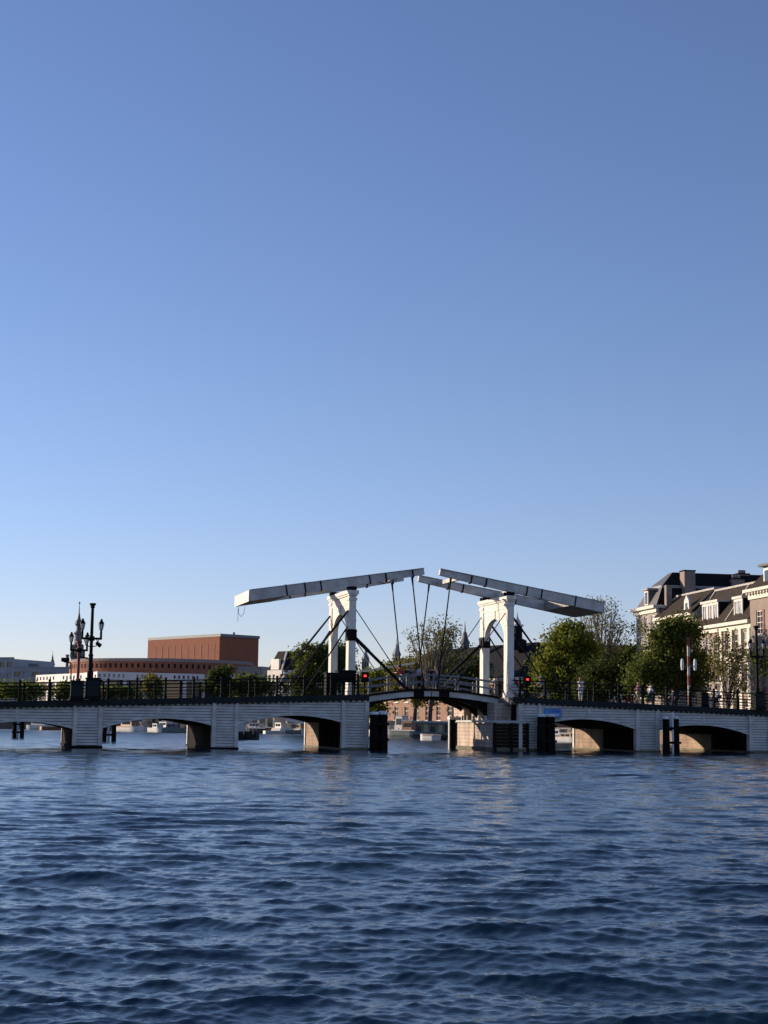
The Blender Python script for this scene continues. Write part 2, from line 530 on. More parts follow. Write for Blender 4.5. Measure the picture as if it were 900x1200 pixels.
for i, (a, b) in enumerate(PIERS):
    top = zd((a + b) / 2) - 0.36
    mb = MB()
    front = (-0.02 if i != 5 else 0.0)
    zlow = 0.12
    lap_boards(mb, a + 0.02, b - 0.02, lambda x: zd(x) - 0.36, lambda x: zlow, -0.05, -1, step=1.0, seed=20 + i)
    for x0, x1 in ((a - 0.02, a + 0.26), (b - 0.26, b + 0.02)):
        cp = MB()
        cp.box(x0, x1, -0.16, 0.35, 0.1, top - 0.003)
        cp.build('corner_board', 'clad', BR)
        cp = MB()
        cp.box(x0, x1, BW - 0.2, BW + 0.16, 0.1, top - 0.003)
        cp.build('corner_board', 'clad', BR)
    cp = MB()
    lap_boards(cp, a + 0.28, b - 0.28, lambda x: zd(x) - 0.36, lambda x: zlow, BW + 0.11, 1, step=1.0, seed=40 + i)
    cp.build('pier_cladding', 'clad', BR, fix=False)
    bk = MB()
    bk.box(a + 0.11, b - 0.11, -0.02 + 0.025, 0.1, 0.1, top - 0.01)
    bk.build('shade_backing', 'groove_shade', BR)
    mb.build('pier_cladding', 'clad', BR, fix=False)
    mb = MB()
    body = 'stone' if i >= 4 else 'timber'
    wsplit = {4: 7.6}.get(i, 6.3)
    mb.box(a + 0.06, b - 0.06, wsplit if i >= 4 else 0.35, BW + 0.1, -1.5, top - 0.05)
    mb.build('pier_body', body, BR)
    if i >= 4:
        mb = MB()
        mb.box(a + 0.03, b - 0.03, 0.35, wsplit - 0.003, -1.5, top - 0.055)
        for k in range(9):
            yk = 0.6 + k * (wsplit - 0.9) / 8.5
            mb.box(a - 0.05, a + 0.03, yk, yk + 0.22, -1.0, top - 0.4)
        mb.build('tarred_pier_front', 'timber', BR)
    mb = MB()
    mb.box(a - 0.06, b + 0.06, -0.20, BW + 0.2, -1.5, 0.16 + 0.02 * (i % 3))
    mb.build('pier_footing', 'algae' if i >= 4 else 'timber', BR)

for (a, b) in ((-42.0, -0.99), (10.0, 42.0)):
    mb = MB()
    ss = frange(a, b, 0.6)
    for x0, x1 in zip(ss[:-1], ss[1:]):
        z0, z1 = zd(x0), zd(x1)
        mb.hexa([(x0, 0.25, z0 - 0.5), (x1, 0.25, z1 - 0.5), (x1, BW - 0.25, z1 - 0.5), (x0, BW - 0.25, z0 - 0.5), (x0, 0.25, z0 + 0.02), (x1, 0.25, z1 + 0.02), (x1, BW - 0.25, z1 + 0.02), (x0, BW - 0.25, z0 + 0.02)])
    mb.build('deck', 'sidewalk', BR, fix=False)
    mb = MB()
    for x0, x1 in zip(ss[:-1], ss[1:]):
        z0, z1 = zd(x0) + 0.024, zd(x1) + 0.024
        mb.add([(x0, 3.6, z0), (x1, 3.6, z1), (x1, 8.4, z1), (x0, 8.4, z0)], [(0, 1, 2, 3)])
    mb.build('carriageway', 'asphalt', BR, fix=False)
    for wp, sg in ((0.0, -1), (BW, 1)):
        y0, y1 = (-0.22, 0.25) if sg < 0 else (BW - 0.25, BW + 0.22)
        mb = MB()
        for x0, x1 in zip(ss[:-1], ss[1:]):
            z0, z1 = zd(x0), zd(x1)
            mb.hexa([(x0, y0, z0 - 0.34), (x1, y0, z1 - 0.34), (x1, y1, z1 - 0.34), (x0, y1, z0 - 0.34), (x0, y0, z0 + 0.05), (x1, y0, z1 + 0.05), (x1, y1, z1 + 0.05), (x0, y1, z0 + 0.05)])
        x = a + 0.2
        while x < b:       # joist ends below the beam
            mb.box(x - 0.07, x + 0.07, y0 + 0.02 if sg < 0 else y1 - 0.2, y0 + 0.2 if sg < 0 else y1 - 0.02, zd(x) - 0.45, zd(x) - 0.335)
            x += 0.42
        mb.build('edge_beam', 'edge', BR, fix=False)
        # railing: posts are its sub-parts
        gaps = [(-22.6, -20.1)] if sg < 0 else []
        mb = MB()
        wr = wp + (0.02 if sg < 0 else -0.02)
        for h, r in ((1.28, 0.040), (1.02, 0.023), (0.78, 0.023), (0.54, 0.023), (0.30, 0.023)):
            for x0, x1 in zip(ss[:-1], ss[1:]):
                if r > 0.03:
                    mb.bar((x0, wr, zd(x0) + h), (x1, wr, zd(x1) + h), 0.11, 0.085)
                else:
                    mb.tube((x0, wr, zd(x0) + h), (x1, wr, zd(x1) + h), r, r, 5)
        rail = mb.build('railing', 'iron', BR, fix=False)
        x = a + (0.62 if sg < 0 else 1.35)
        protos = None
        k = 0
        while x < b:
            if protos is None:
                mb = MB()
                mb.box(-0.075, 0.075, -0.075, 0.075, -0.02, 1.36)
                mb.box(-0.11, 0.11, -0.11, 0.11, 0.0, 0.2)
                mb.lathe([(0.07, 1.36), (0.105, 1.38), (0.105, 1.43), (0.04, 1.48)], n=8)
                mb.bar((0, sg * 0.02, 0.75), (0, -sg * 0.32, 0.06), 0.04, 0.04)
                o = mb.build('rail_post', 'iron', rail)
                protos = o
            else:
                o = protos.copy()
                COL.objects.link(o)
                o.parent = rail
            o.location = (x, wr, zd(x) + 0.03)
            x += 1.98
            k += 1

# masonry base of the movable span, on the right of the opening
mb = MB()
mb.box(8.45, 10.46, 0.0, 10.2, -1.5, 2.05)
mb.box(9.25, 10.6, 1.6, 10.4, 2.05, 3.55)
mb.hexa([(8.75, 7.6, 2.05), (9.25, 7.6, 2.05), (9.25, 10.2, 2.05), (8.75, 10.2, 2.05), (8.75, 7.6, 3.5), (9.25, 7.6, 3.5), (9.25, 10.2, 3.5), (8.75, 10.2, 3.5)])
mb.build('masonry_pier', 'stonewhite', BR)
mb = MB()
mb.box(8.36, 10.55, -0.1, 10.3, -1.5, 0.28)
mb.build('masonry_footing', 'algae', BR)
mb = MB()
for k in range(7):
    mb.box(8.5 + 0.0, 11.25, -0.12 - 0.003 * k, 0.0 - 0.003 * k, 0.30 + k * 0.25, 0.52 + k * 0.25)
for x in (8.62, 9.9, 11.15):
    mb.box(x - 0.09, x + 0.09, -0.26, -0.14, 0.0, 2.1)
mb.build('timber_fender', 'darkwood', BR)
mb = MB()
mb.bar((8.5, -0.1, 2.18), (11.0, -0.1, 2.18), 0.18, 0.16)
mb.bar((8.4, 0.0, 2.18), (8.4, 9.6, 2.18), 0.16, 0.16)
for y in (1.4, 2.8, 4.2, 5.6, 7.0, 8.4):
    mb.box(8.34, 8.5, y - 0.07, y + 0.07, 2.05, 2.6)
mb.build('waling', 'lightgrey', BR)
mb = MB()
for y in (3.6, 6.0, 8.4):
    mb.prism([(9.9, 3.6), (6.9, 3.72), (7.6, 3.5), (8.6, 3.1), (9.2, 2.5), (9.4, 2.2), (9.9, 2.2)], 'y', y - 0.16, y + 0.16)
mb.build('leaf_bracket', 'black', BR)
mb = MB()
for y in (3.6, 6.0, 8.4):
    mb.prism([(-0.95, 3.6), (1.4, 3.7), (0.6, 3.4), (-0.2, 3.0), (-0.95, 2.4)], 'y', y - 0.16, y + 0.16)
mb.build('leaf_bracket', 'black', BR)


# --- towers (portals), each standing over the roadway
WN, WF = 3.15, 8.85


def portal(s0, sgn, label):
    """sgn = +1: the span is at larger s (left tower)"""
    z0 = 3.9
    t = thing('bridge_portal', label, 'bridge tower', W(s0, (WN + WF) / 2, z0), TH, 'portals of the drawbridge')
    hw = (WF - WN) / 2
    zt = 11.75 - z0
    for y in (-hw, hw):
        mb = MB()
        mb.box(-0.27, 0.27, y - 0.40, y + 0.40, 0, zt)
        mb.box(-0.33, 0.33, y - 0.46, y + 0.46, -0.05, 0.5)
        mb.box(-0.33, 0.33, y - 0.47, y + 0.47, zt - 0.75, zt - 0.57)
        mb.box(-0.30, 0.30, y - 0.44, y + 0.44, zt - 2.3, zt - 2.2)
        mb.build('leg', 'white', t)
    # lintel with the round-headed opening
    ri = hw - 0.42
    zs = zt - 3.55
    top = zt - 0.28
    n = 20
    arc = [(-ri * math.cos(math.pi * k / n), zs + (zt - 1.62 - zs) * math.sin(math.pi * k / n)) for k in range(n + 1)]
    mb = MB()
    for (y0, z0_), (y1, z1_) in zip(arc[:-1], arc[1:]):
        mb.hexa([(-0.2, y0, z0_), (0.2, y0, z0_), (0.2, y1, z1_), (-0.2, y1, z1_), (-0.2, y0, top), (0.2, y0, top), (0.2, y1, top), (-0.2, y1, top)])
    mb.build('haunched_lintel', 'white', t, fix=False)
    mb = MB()
    mb.box(-0.24, 0.24, -hw + 0.42, hw - 0.42, zt - 1.0, zt - 0.3)
    mb.box(-0.26, 0.26, -0.28, 0.28, zt - 1.62, zt - 1.0)
    mb.build('lintel_board', 'white', t)
    mb = MB()
    mb.box(-0.42, 0.42, -hw - 0.62, hw + 0.62, zt - 0.27, zt)
    mb.box(-0.34, 0.34, -hw - 0.55, hw + 0.55, zt - 0.40, zt - 0.273)
    mb.build('cap_beam', 'white', t)
    for y in (-hw, hw):
        mb = MB()
        mb.box(-0.32, 0.32, y - 0.46, y + 0.46, 8.0 - z0, 8.85 - z0)
        mb.box(-0.40, 0.40, y - 0.20, y + 0.20, 8.2 - z0, 8.6 - z0)
        mb.box(-0.36, 0.36, y - 0.49, y + 0.49, 8.1 - z0, 8.2 - z0)
        mb.box(-0.36, 0.36, y - 0.49, y + 0.49, 8.65 - z0, 8.75 - z0)
        if (y < 0) == (sgn > 0):
            mb.build('iron_collar', 'black', t)
        mb = MB()
        mb.tube((0, y - 0.34, zt + 0.16), (0, y + 0.34, zt + 0.16), 0.15, n=12)
        mb.box(-0.3, 0.3, y - 0.36, y - 0.26, zt, zt + 0.3)
        mb.box(-0.3, 0.3, y + 0.26, y + 0.36, zt, zt + 0.3)
        mb.build('pivot_bearing', 'black', t)
        # back stays, doubled, and the tie towards the leaf
        mb = MB()
        b = -sgn
        mb.tube((b * 0.28, y - 0.1, 10.2 - z0), (b * 5.2, y - 0.1, zd(s0 + b * 5.2) + 0.1 - z0), 0.055, n=6)
        mb.tube((b * 0.28, y + 0.14, 10.2 - z0), (b * 5.35, y + 0.14, zd(s0 + b * 5.3) + 0.1 - z0), 0.05, n=6)
        mb.build('back_stay', 'black', t)
        mb = MB()
        mb.tube((b * 0.28, y, 9.05 - z0), (b * 3.6, y, zd(s0 + b * 3.6) + 0.1 - z0), 0.055, n=6)
        mb.build('back_stay', 'black', t)
        mb = MB()
        mb.tube((sgn * 0.28, y, 10.45 - z0), (sgn * 4.6, y, 4.4 - z0), 0.035, n=6)
        mb.build('tie_rod', 'iron', t)
        mb = MB()
        mb.bar((sgn * 0.3, y, 8.25 - z0), (sgn * 4.45, y, 4.42 - z0), 0.16, 0.2)
        mb.tube((sgn * 0.3, y, 8.25 - z0), (sgn * 1.4, y, 7.235 - z0), 0.14, 0.14, 8)
        if (y < 0) == (sgn > 0):
            mb.build('drive_strut', 'black', t)
    return t


portal(-1.58, 1, 'white timber portal of the drawbridge beside the dark control cabinet')
portal(10.88, -1, 'white timber portal of the drawbridge on the pale masonry pier')


def balance(s0, sgn, label, zp=(11.99), slope=0.163, ext_back=7.75, ext_front=5.6):
    """two long tapering beams, a counterweight box at the tail, rods down to the leaf"""
    t = thing('balance_beam', label, 'balance beam', W(s0, (WN + WF) / 2, zp), TH, 'balance beams of the drawbridge')
    hw = (WF - WN) / 2
    zc = 0.42
    zf = lambda a: zc + slope * a
    for y in (-hw, hw):
        mb = MB()
        mb.bar((-sgn * ext_back, y, zf(-ext_back) - 0.04), (0, y, zf(0)), 0.44, 0.80, 0.42, 0.66)
        mb.bar((0, y, zf(0)), (sgn * ext_front, y, zf(ext_front) + 0.06), 0.42, 0.66, 0.34, 0.46)
        bm_ = mb.build('beam', 'beam', t)
        mb = MB()
        for a in (-5.0, -3.6, -2.4, 1.35, 2.6, 4.7) if sgn > 0 else (-5.4, -2.6, -1.4, 1.9, 3.1):
            hh = 0.675 - 0.02 * a
            p = Vector((sgn * a, y, zf(a) + 0.01))
            d = Vector((sgn, 0, slope)).normalized()
            mb.bar(p - d * 0.05, p + d * 0.05, 0.50, hh + 0.06)
        mb.build('iron_strap', 'black', bm_)
        mb = MB()
        a = -ext_back
        mb.bar((-sgn * ext_back, y, zf(-ext_back) + 0.39), (sgn * ext_front, y, zf(ext_front) + 0.32), 0.52, 0.05)
        mb.build('capping', 'ridge', bm_)
        mb = MB()
        top = Vector((sgn * 4.68, y, zf(4.68) - 0.1))
        bot = Vector((sgn * 5.72, y, 4.35 - zp))
        mb.tube(top, bot, 0.05, n=6)
        mb.tube(top, top + (bot - top) * 0.09, 0.10, 0.06, 8)
        mb.build('hanger_rod', 'black', t)
    # counterweight box between the beams at the tail
    mb = MB()
    d = 2.75
    xa, xb = -sgn * ext_back, -sgn * (ext_back - d)
    za, zb = zf(-ext_back) - 0.04, zf(-(ext_back - d)) - 0.04
    for (x0, z0, x1, z1, lo, hi) in ((xa, za, xb, zb, -0.40, 0.30),):
        mb.hexa([(x0, -hw + 0.2, z0 + lo), (x1, -hw + 0.2, z1 + lo), (x1, hw - 0.2, z1 + lo), (x0, hw - 0.2, z0 + lo), (x0, -hw + 0.2, z0 + hi), (x1, -hw + 0.2, z1 + hi), (x1, hw - 0.2, z1 + hi), (x0, hw - 0.2, z0 + hi)])
    cw = mb.build('counterweight', 'under', t)
    mb = MB()
    x0, x1 = sorted((xa - sgn * 0.02, xa - sgn * 0.07))
    mb.box(x0, x1, -hw - 0.22, hw + 0.22, za - 0.42, za + 0.40)
    mb.build('end_board', 'white', cw)
    mb = MB()
    mb.bar((sgn * 3.9, -hw, zf(3.9)), (sgn * 3.9, hw, zf(3.9)), 0.28, 0.3)
    mb.bar((-sgn * 1.0, -hw, zf(-1.0)), (-sgn * 1.0, hw, zf(-1.0)), 0.3, 0.34)
    mb.build('cross_beam', 'beam', t)
    if sgn > 0:
        mb = MB()
        y = hw - 0.5
        mb.path([(xa + 0.1, y, za - 0.4), (xa + 0.1, y, za - 1.6)], 0.016, 5)
        mb.path([(xa + 0.1, y, za - 0.4), (xa + 0.16, y, za - 1.0), (xa + 0.34, y, za - 1.2), (xa + 0.55, y, za - 0.95), (xa + 0.62, y, za - 0.42)], 0.016, 5)
        mb.build('pull_chain', 'black', t)
    return t


balance(-1.58, 1, 'left balance beam pair of the drawbridge with a chain hanging from its sunlit tail')
balance(10.88, -1, 'right balance beam pair of the drawbridge, tail reaching over the leafy trees')


def leaf(s0, s1, label):
    """bascule leaf from hinge s0 to tip s1, gently arched"""
    sg = 1 if s1 > s0 else -1
    L = abs(s1 - s0)
    t = thing('bascule_leaf', label, 'bridge leaf', W(s0, (WN + WF) / 2, 3.72), TH, 'bascule leaves of the drawbridge')
    hw = (WF - WN) / 2
    za = lambda a: 0.22 + 0.50 * math.sin(math.pi / 2 * min(1, a / L))
    aa = frange(0, L, 0.4)
    for y in (-hw, hw):
        mb = MB()
        for a0, a1 in zip(aa[:-1], aa[1:]):
            mb.bar((sg * a0, y, za(a0) - 0.24), (sg * a1, y, za(a1) - 0.24), 0.22, 0.40)
        mb.build('girder', 'clad', t)
    mb = MB()
    for a0, a1 in zip(aa[:-1], aa[1:]):
        mb.bar((sg * a0, 0, za(a0) + 0.06), (sg * a1, 0, za(a1) + 0.06), 2 * hw + 0.55, 0.12)
        mb.bar((sg * (a0 + 0.2), -hw - 0.32, za(a0 + 0.2) + 0.02), (sg * (a0 + 0.2), hw + 0.32, za(a0 + 0.2) + 0.02), 0.14, 0.10)
    mb.build('plank_deck', 'darkwood', t)
    mb = MB()
    for y in (-1.4, 0, 1.4):
        mb.bar((0, y, za(0) - 0.3), (sg * L, y, za(L) - 0.3), 0.2, 0.45)
    mb.bar((sg * (L - 0.25), -hw, za(L) - 0.2), (sg * (L - 0.25), hw, za(L) - 0.2), 0.3, 0.5)
    mb.bar((sg * (L - 1.9), -hw, za(L) - 0.25), (sg * (L - 1.9), hw, za(L) - 0.25), 0.3, 0.5)
    mb.build('cross_frame', 'black', t)
    for y in (-hw + 0.1, hw - 0.1):
        mb = MB()
        for h, hh in ((1.16, 0.14), (0.64, 0.12)):
            for a0, a1 in zip(aa[:-1], aa[1:]):
                mb.bar((sg * a0, y, za(a0) + h), (sg * a1, y, za(a1) + h), 0.09, hh)
        rl = mb.build('leaf_railing', 'greypaint', t)
        for a in (0.15, 1.6, 3.1, L - 0.2):
            mb = MB()
            mb.box(sg * a - 0.06, sg * a + 0.06, y - 0.06 + 0.1 * (1 if y < 0 else -1), y + 0.06 + 0.1 * (1 if y < 0 else -1), za(a) + 0.1, za(a) + 1.32)
            mb.build('rail_post', 'greypaint', rl)
    for y in (-hw, hw):
        mb = MB()
        mb.box(sg * (L - 0.95) - 0.4, sg * (L - 0.95) + 0.4, y - 0.15, y + 0.15, za(L) - 0.50, za(L) + 0.12)
        mb.build('hanger_bracket', 'black', t)
    return t


leaf(-0.25, 4.66, 'left bascule leaf of the drawbridge carrying most of the onlookers')
leaf(10.0, 4.74, 'right bascule leaf of the drawbridge resting toward the masonry pier')

# --- control cabinets, lamp pedestals
mb = MB()
cab = thing('control_cabinet', 'dark green control cabinet with overhanging top beside the left portal', 'cabinet', W(-3.0, 0.7, zd(-3.0) + 0.03), TH)
mb.box(-1.05, -0.25, -0.35, 0.35, 0, 1.55)
mb.box(-1.1, -0.2, -0.4, 0.4, 1.55, 1.62)
mb.build('cabinet_body', 'iron', cab)
mb = MB()
mb.box(-0.2, 1.15, -0.4, 0.4, 0.95, 1.75)
mb.box(-0.25, 1.2, -0.45, 0.45, 1.75, 1.82)
mb.build('desk', 'iron', cab)
mb = MB()
for x in (0.3, 1.05):
    for y in (-0.24, 0.24):
        mb = MB()
        mb.box(x - 0.06, x + 0.06, y - 0.06, y + 0.06, 0, 0.95)
        mb.build('leg', 'iron', cab)


def pedestal(s, wv, label, wdt=0.9, h=1.45):
    t = thing('lamp_pedestal', label, 'pedestal', W(s, wv, zd(s) + 0.05), TH, 'dark boxes on the bridge parapet')
    mb = MB()
    mb.box(-wdt / 2, wdt / 2, -0.4, 0.4, 0, h)
    mb.box(-wdt / 2 - 0.06, wdt / 2 + 0.06, -0.46, 0.46, 0, 0.18)
    mb.build('box', 'iron', t)
    mb = MB()
    mb.box(-wdt / 2 - 0.05, wdt / 2 + 0.05, -0.45, 0.45, h, h + 0.08)
    mb.build('lid', 'edge', t)
    mb = MB()
    mb.box(-wdt / 2 + 0.08, wdt / 2 - 0.08, -0.425, -0.40, 0.25, h - 0.12)
    mb.build('panel', 'edge', t)
    return t


pedestal(-20.65, -0.05, 'dark box under the tall mast lamp', 0.95, 1.42)
pedestal(-21.72, 0.0, 'lower dark box left of the tall mast lamp', 0.85, 1.25)
pedestal(30.15, -0.05, 'dark box under the lamp in front of the brown brick house', 0.75, 1.35)
pedestal(26.0, 1.0, 'small dark box beneath the red and white banded pole', 0.6, 1.05)


def lantern(parent, x, y, z, sc_=1.0):
    mb = MB()
    mb.lathe([(0.05 * sc_, 0), (0.11 * sc_, 0.05 * sc_), (0.10 * sc_, 0.22 * sc_), (0.15 * sc_, 0.30 * sc_)], (x, y, z), 8)
    mb.lathe([(0.28 * sc_, 0.86 * sc_), (0.24 * sc_, 1.0 * sc_), (0.15 * sc_, 1.12 * sc_), (0.10 * sc_, 1.3 * sc_), (0.03 * sc_, 1.38 * sc_)], (x, y, z), 8)
    for k in range(6):
        t = k * math.pi / 3
        mb.bar((x + 0.14 * sc_ * math.cos(t), y + 0.14 * sc_ * math.sin(t), z + 0.3 * sc_), (x + 0.25 * sc_ * math.cos(t), y + 0.25 * sc_ * math.sin(t), z + 0.87 * sc_), 0.03, 0.03)
    o = mb.build('lantern', 'black', parent)
    mb = MB()
    mb.lathe([(0.13 * sc_, 0.31 * sc_), (0.235 * sc_, 0.85 * sc_)], (x, y, z), 8)
    mb.build('lamp_glass', 'lampglass', o)


def lamp(s, wv, h, arm_z, reach, label, mast='black', zb=None, lsc=1.0, spot=False, bracket=False, rz=0.0, lift=0.0):
    zb = zd(s) + 0.05 if zb is None else zb
    t = thing('street_lamp', label, 'street lamp', W(s, wv, zb), TH + rz, 'ornate lanterns on the bridge')
    mb = MB()
    mb.lathe([(0.22, 0), (0.22, 0.5), (0.16, 0.6), (0.15, 1.6), (0.19, 1.65), (0.12, 1.75), (0.115, arm_z), (0.10, h - 0.35), (0.17, h - 0.30), (0.13, h - 0.2), (0.22, h - 0.12), (0.22, h)], n=10)
    mb.build('post', mast, t)
    mb = MB()
    for sg in (-1, 1):
        mb.bar((0, 0, arm_z), (sg * reach, 0, arm_z), 0.12, 0.15)
        mb.bar((sg * reach, 0, arm_z - 0.07), (sg * reach, 0, arm_z + 0.45 + lift), 0.15, 0.15)
        mb.path([(sg * 0.1, 0, arm_z - 0.55), (sg * 0.35, 0, arm_z - 0.5), (sg * (reach - 0.15), 0, arm_z - 0.08)], 0.035, 5)
    mb.lathe([(0.2, arm_z - 0.16), (0.24, arm_z), (0.2, arm_z + 0.16)], n=8)
    mb.build('arm', 'black', t)
    for sg in (-1, 1):
        lantern(t, sg * reach, 0, arm_z + 0.4 + lift, lsc)
    if spot:
        mb = MB()
        mb.bar((0.35, 0, arm_z - 0.06), (0.42, 0, arm_z - 0.3), 0.05, 0.05)
        mb.tube((0.36, 0.05, arm_z - 0.28), (0.62, -0.1, arm_z - 0.5), 0.12, 0.15, 8)
        mb.build('spotlight', 'black', t)
    if bracket:
        mb = MB()
        mb.path([(0, 0, arm_z - 2.6), (-0.5, 0, arm_z - 2.5), (-0.55, 0, arm_z - 1.0), (-1.15, 0, arm_z - 0.9)], 0.05, 5)
        mb.bar((-1.3, 0, arm_z - 0.75), (-0.7, 0, arm_z - 0.75), 0.3, 0.3)
        mb.path([(0, 0, arm_z - 0.5), (0.7, 0, arm_z - 0.6), (0.95, 0, arm_z - 1.0)], 0.06, 5)
        mb.build('signal_bracket', 'black', t)
    return t


lamp(-20.85, 0.1, 5.25, 2.80, 0.64, 'tall black mast lamp with two lanterns and a small spotlight on the bridge', zb=zd(-20.5) + 1.5 - 0.05, spot=True, lsc=0.72)
lamp(-20.85, 12.0, 4.6, 3.9, 0.6, 'reddish lamp post with two lanterns in front of the stepped church spire', mast='rust', lsc=0.72, bracket=True)
lamp(30.4, 0.4, 6.55, 4.15, 0.55, 'black lamp with two lanterns in front of the brown brick house', mast='black', lsc=0.72)

# red and white banded pole
t = thing('banded_pole', 'red and white banded pole with two white lanterns in front of the dark round tree', 'pole', W(25.65, 2.6, zd(26.1)), TH)
for k in range(7):
    mb = MB()
    mb.lathe([(0.11, 0), (0.11, 0.76)], (0, 0, 0.25 + k * 0.76), 10)
    mb.build('band', 'mutedred' if k % 2 == 0 else 'mutedwhite', t)
mb = MB()
mb.lathe([(0.2, 0), (0.2, 0.25)], n=10)
mb.lathe([(0.16, 5.57), (0.16, 5.7), (0.05, 5.85)], n=10)
mb.build('pole_base', 'black', t)
for sg in (-1, 1):
    mb = MB()
    mb.bar((0, 0, 3.2), (sg * 0.5, 0, 3.3), 0.07, 0.07)
    a = mb.build('arm', 'greypaint', t)
    mb = MB()
    mb.lathe([(0.10, 2.95), (0.14, 3.25), (0.12, 3.75), (0.05, 3.85)], (sg * 0.55, 0, 0), 8)
    mb.build('lantern', 'capwhite', a)


def signal(s, wv, z, label):
    t = thing('traffic_signal', label, 'traffic light', W(s, wv, zd(s)), TH, 'red lights for road traffic')
    z -= zd(s)
    mb = MB()
    mb.tube((0, 0, 0), (0, 0, z + 0.2), 0.06, n=8)
    mb.build('post', 'black', t)
    mb = MB()
    mb.box(-0.28, 0.28, -0.16, 0.10, z - 0.45, z + 0.30)
    mb.box(-0.2, 0.2, -0.3, -0.162, z + 0.17, z + 0.2)
    mb.build('housing', 'black', t)
    mb = MB()
    mb.tube((0, -0.165, z), (0, -0.2, z), 0.105, n=14)
    mb.build('red_lens', 'redlamp', t)


signal(-1.05, 1.0, 5.35, 'red traffic light glowing beside the control cabinet')
signal(11.9, 2.0, 5.35, 'red traffic light glowing right of the masonry pier portal')

# boom barrier on the far side of the left tower
t = thing('boom_barrier', 'pale tilted boom barrier with a round disc sign beside the left portal', 'barrier', W(0.1, 9.3, 3.95), TH)
mb = MB()
mb.box(-0.25, 0.25, -0.2, 0.2, 0, 1.1)
mb.build('post', 'greypaint', t)
mb = MB()
mb.bar((-0.6, -0.25, 1.75), (5.0, -0.25, 2.75), 0.1, 0.13)
mb.build('boom', 'white', t)
mb = MB()
mb.lathe([(0.52, 0), (0.52, 0.05)], n=20)
o = mb.build('disc_sign', 'tan', t)
o.location = (-0.5, -0.4, 1.75)
o.rotation_euler = (R(62), R(-16), 0)
t = thing('low_barrier', 'small tilted grey barrier board at the foot of the right portal', 'barrier', W(11.25, 2.6, zd(11.2) + 0.03), TH)
mb = MB()
mb.bar((-0.35, 0, 0.95), (0.5, 0, 0.3), 0.08, 0.42)
mb.build('board', 'lightgrey', t)
mb = MB()
mb.box(-0.1, 0, 0.05, 0.13, 0, 0.8)
mb.build('leg', 'greypaint', t)
mb = MB()
mb.box(0.3, 0.4, 0.05, 0.13, 0, 0.5)
mb.build('leg', 'greypaint', t)

# blue waterway sign on the boards
t = thing('bridge_sign', 'blue sign board with a line of pale lettering on the boards above the piles', 'sign', W(13.15, -0.16, 2.85), TH)
mb = MB()
mb.box(-0.68, 0.68, -0.04, 0.03, -0.33, 0.33)
mb.build('board', 'blue', t)
mb = MB()
mb.box(-0.05, 0.60, -0.047, -0.042, 0.06, 0.27)
mb.build('blue_field', 'blued', t)
mb = MB()
x = -0.52
for wd_, hh, dz in ((0.05, 0.2, 0), (0.10, 0.13, 0), (0.10, 0.13, -0.05), (0.10, 0.13, 0), (0.06, 0.13, 0), (0.10, 0.13, 0), (0.05, 0.2, 0), (0.10, 0.13, 0), (0.05, 0.2, 0), (0.10, 0.13, 0)):
    mb.box(x, x + wd_, -0.05, -0.043, -0.20 + dz, -0.20 + dz + hh)
    x += wd_ + 0.022
mb.build('lettering', 'sign_white', t)
mb = MB()
mb.box(-0.80, -0.72, -0.05, 0.03, -0.42, 0.36)
mb.build('edge_strip', 'lightgrey', t)


# ------------------------------------------------------------------ timber dolphins (mooring piles)
def dolphin(p, piles, h, label, caps=True, r=0.24, rz=TH, group='tarred mooring piles at the bridge'):
    t = thing('mooring_piles', label, 'mooring piles', (p.x, p.y, 0), rz, group)
    for k, (x, y) in enumerate(piles):
        hh = h + random.uniform(-0.07, 0.07)
        mb = MB()
        mb.lathe([(r * 1.05, -1.5), (r * 1.02, 0.4), (r * 0.96, hh * 0.6), (r * 0.92, hh - 0.02), (r * 0.8, hh)], (x, y, 0), 10)
        o = mb.build('pile', 'timber', t)
        if caps:
            mb = MB()
            mb.lathe([(r * 1.02, hh - 0.05), (r * 1.05, hh + 0.05), (r * 0.8, hh + 0.14), (0.05, hh + 0.17)], (x, y, 0), 10)
            mb.build('pile_cap', 'capwhite', o)
    mb = MB()
    xs = [q[0] for q in piles]
    ys = [q[1] for q in piles]
    for z in (h * 0.72, h * 0.30):
        mb.box(min(xs) - r * 0.9, max(xs) + r * 0.9, min(ys) - r - 0.10, min(ys) - r + 0.04, z - 0.09, z + 0.09)
    mb.build('waling', 'timber', t)
    return t


dolphin(W(-0.35, -0.75), [(-0.34, 0), (0.32, -0.05), (0.32, 0.5), (-0.3, 0.5)], 2.62, 'tarred pile cluster with white tops at the left side of the opening', r=0.30)
dolphin(W(12.35, -0.9), [(-0.38, 0), (0.36, 0), (0.0, 0.45), (0.36, 0.6)], 2.62, 'thick tarred pile cluster under the blue sign', r=0.34)
dolphin(W(22.15, -1.0), [(-0.22, 0), (0.60, 0.05)], 2.55, 'pair of tarred piles with a white post between them', r=0.27)
t = thing('gauge_post', 'thin white post standing between two tarred piles', 'post', W(22.34, -1.3, 0), TH)
MB().tube((0, 0, -1), (0, 0, 2.75), 0.07, n=8).build('post', 'capwhite', t)
MB().lathe([(0.14, 2.6), (0.14, 2.95), (0.06, 3.02)], n=8).build('post_head', 'capwhite', t)
t = thing('gauge_post', 'white edged dark guide post at the corner of the masonry pier', 'post', W(8.2, 8.9, 0), TH)
MB().box(-0.2, 0.2, -0.2, 0.2, -1, 2.3).build('post', 'timber', t)
MB().box(-0.28, -0.2, -0.15, 0.15, 0.0, 2.3).build('edge_strip', 'lightgrey', t)
MB().box(-0.3, 0.5, -0.3, 0.3, 2.3, 2.55).build('post_head', 'capwhite', t)
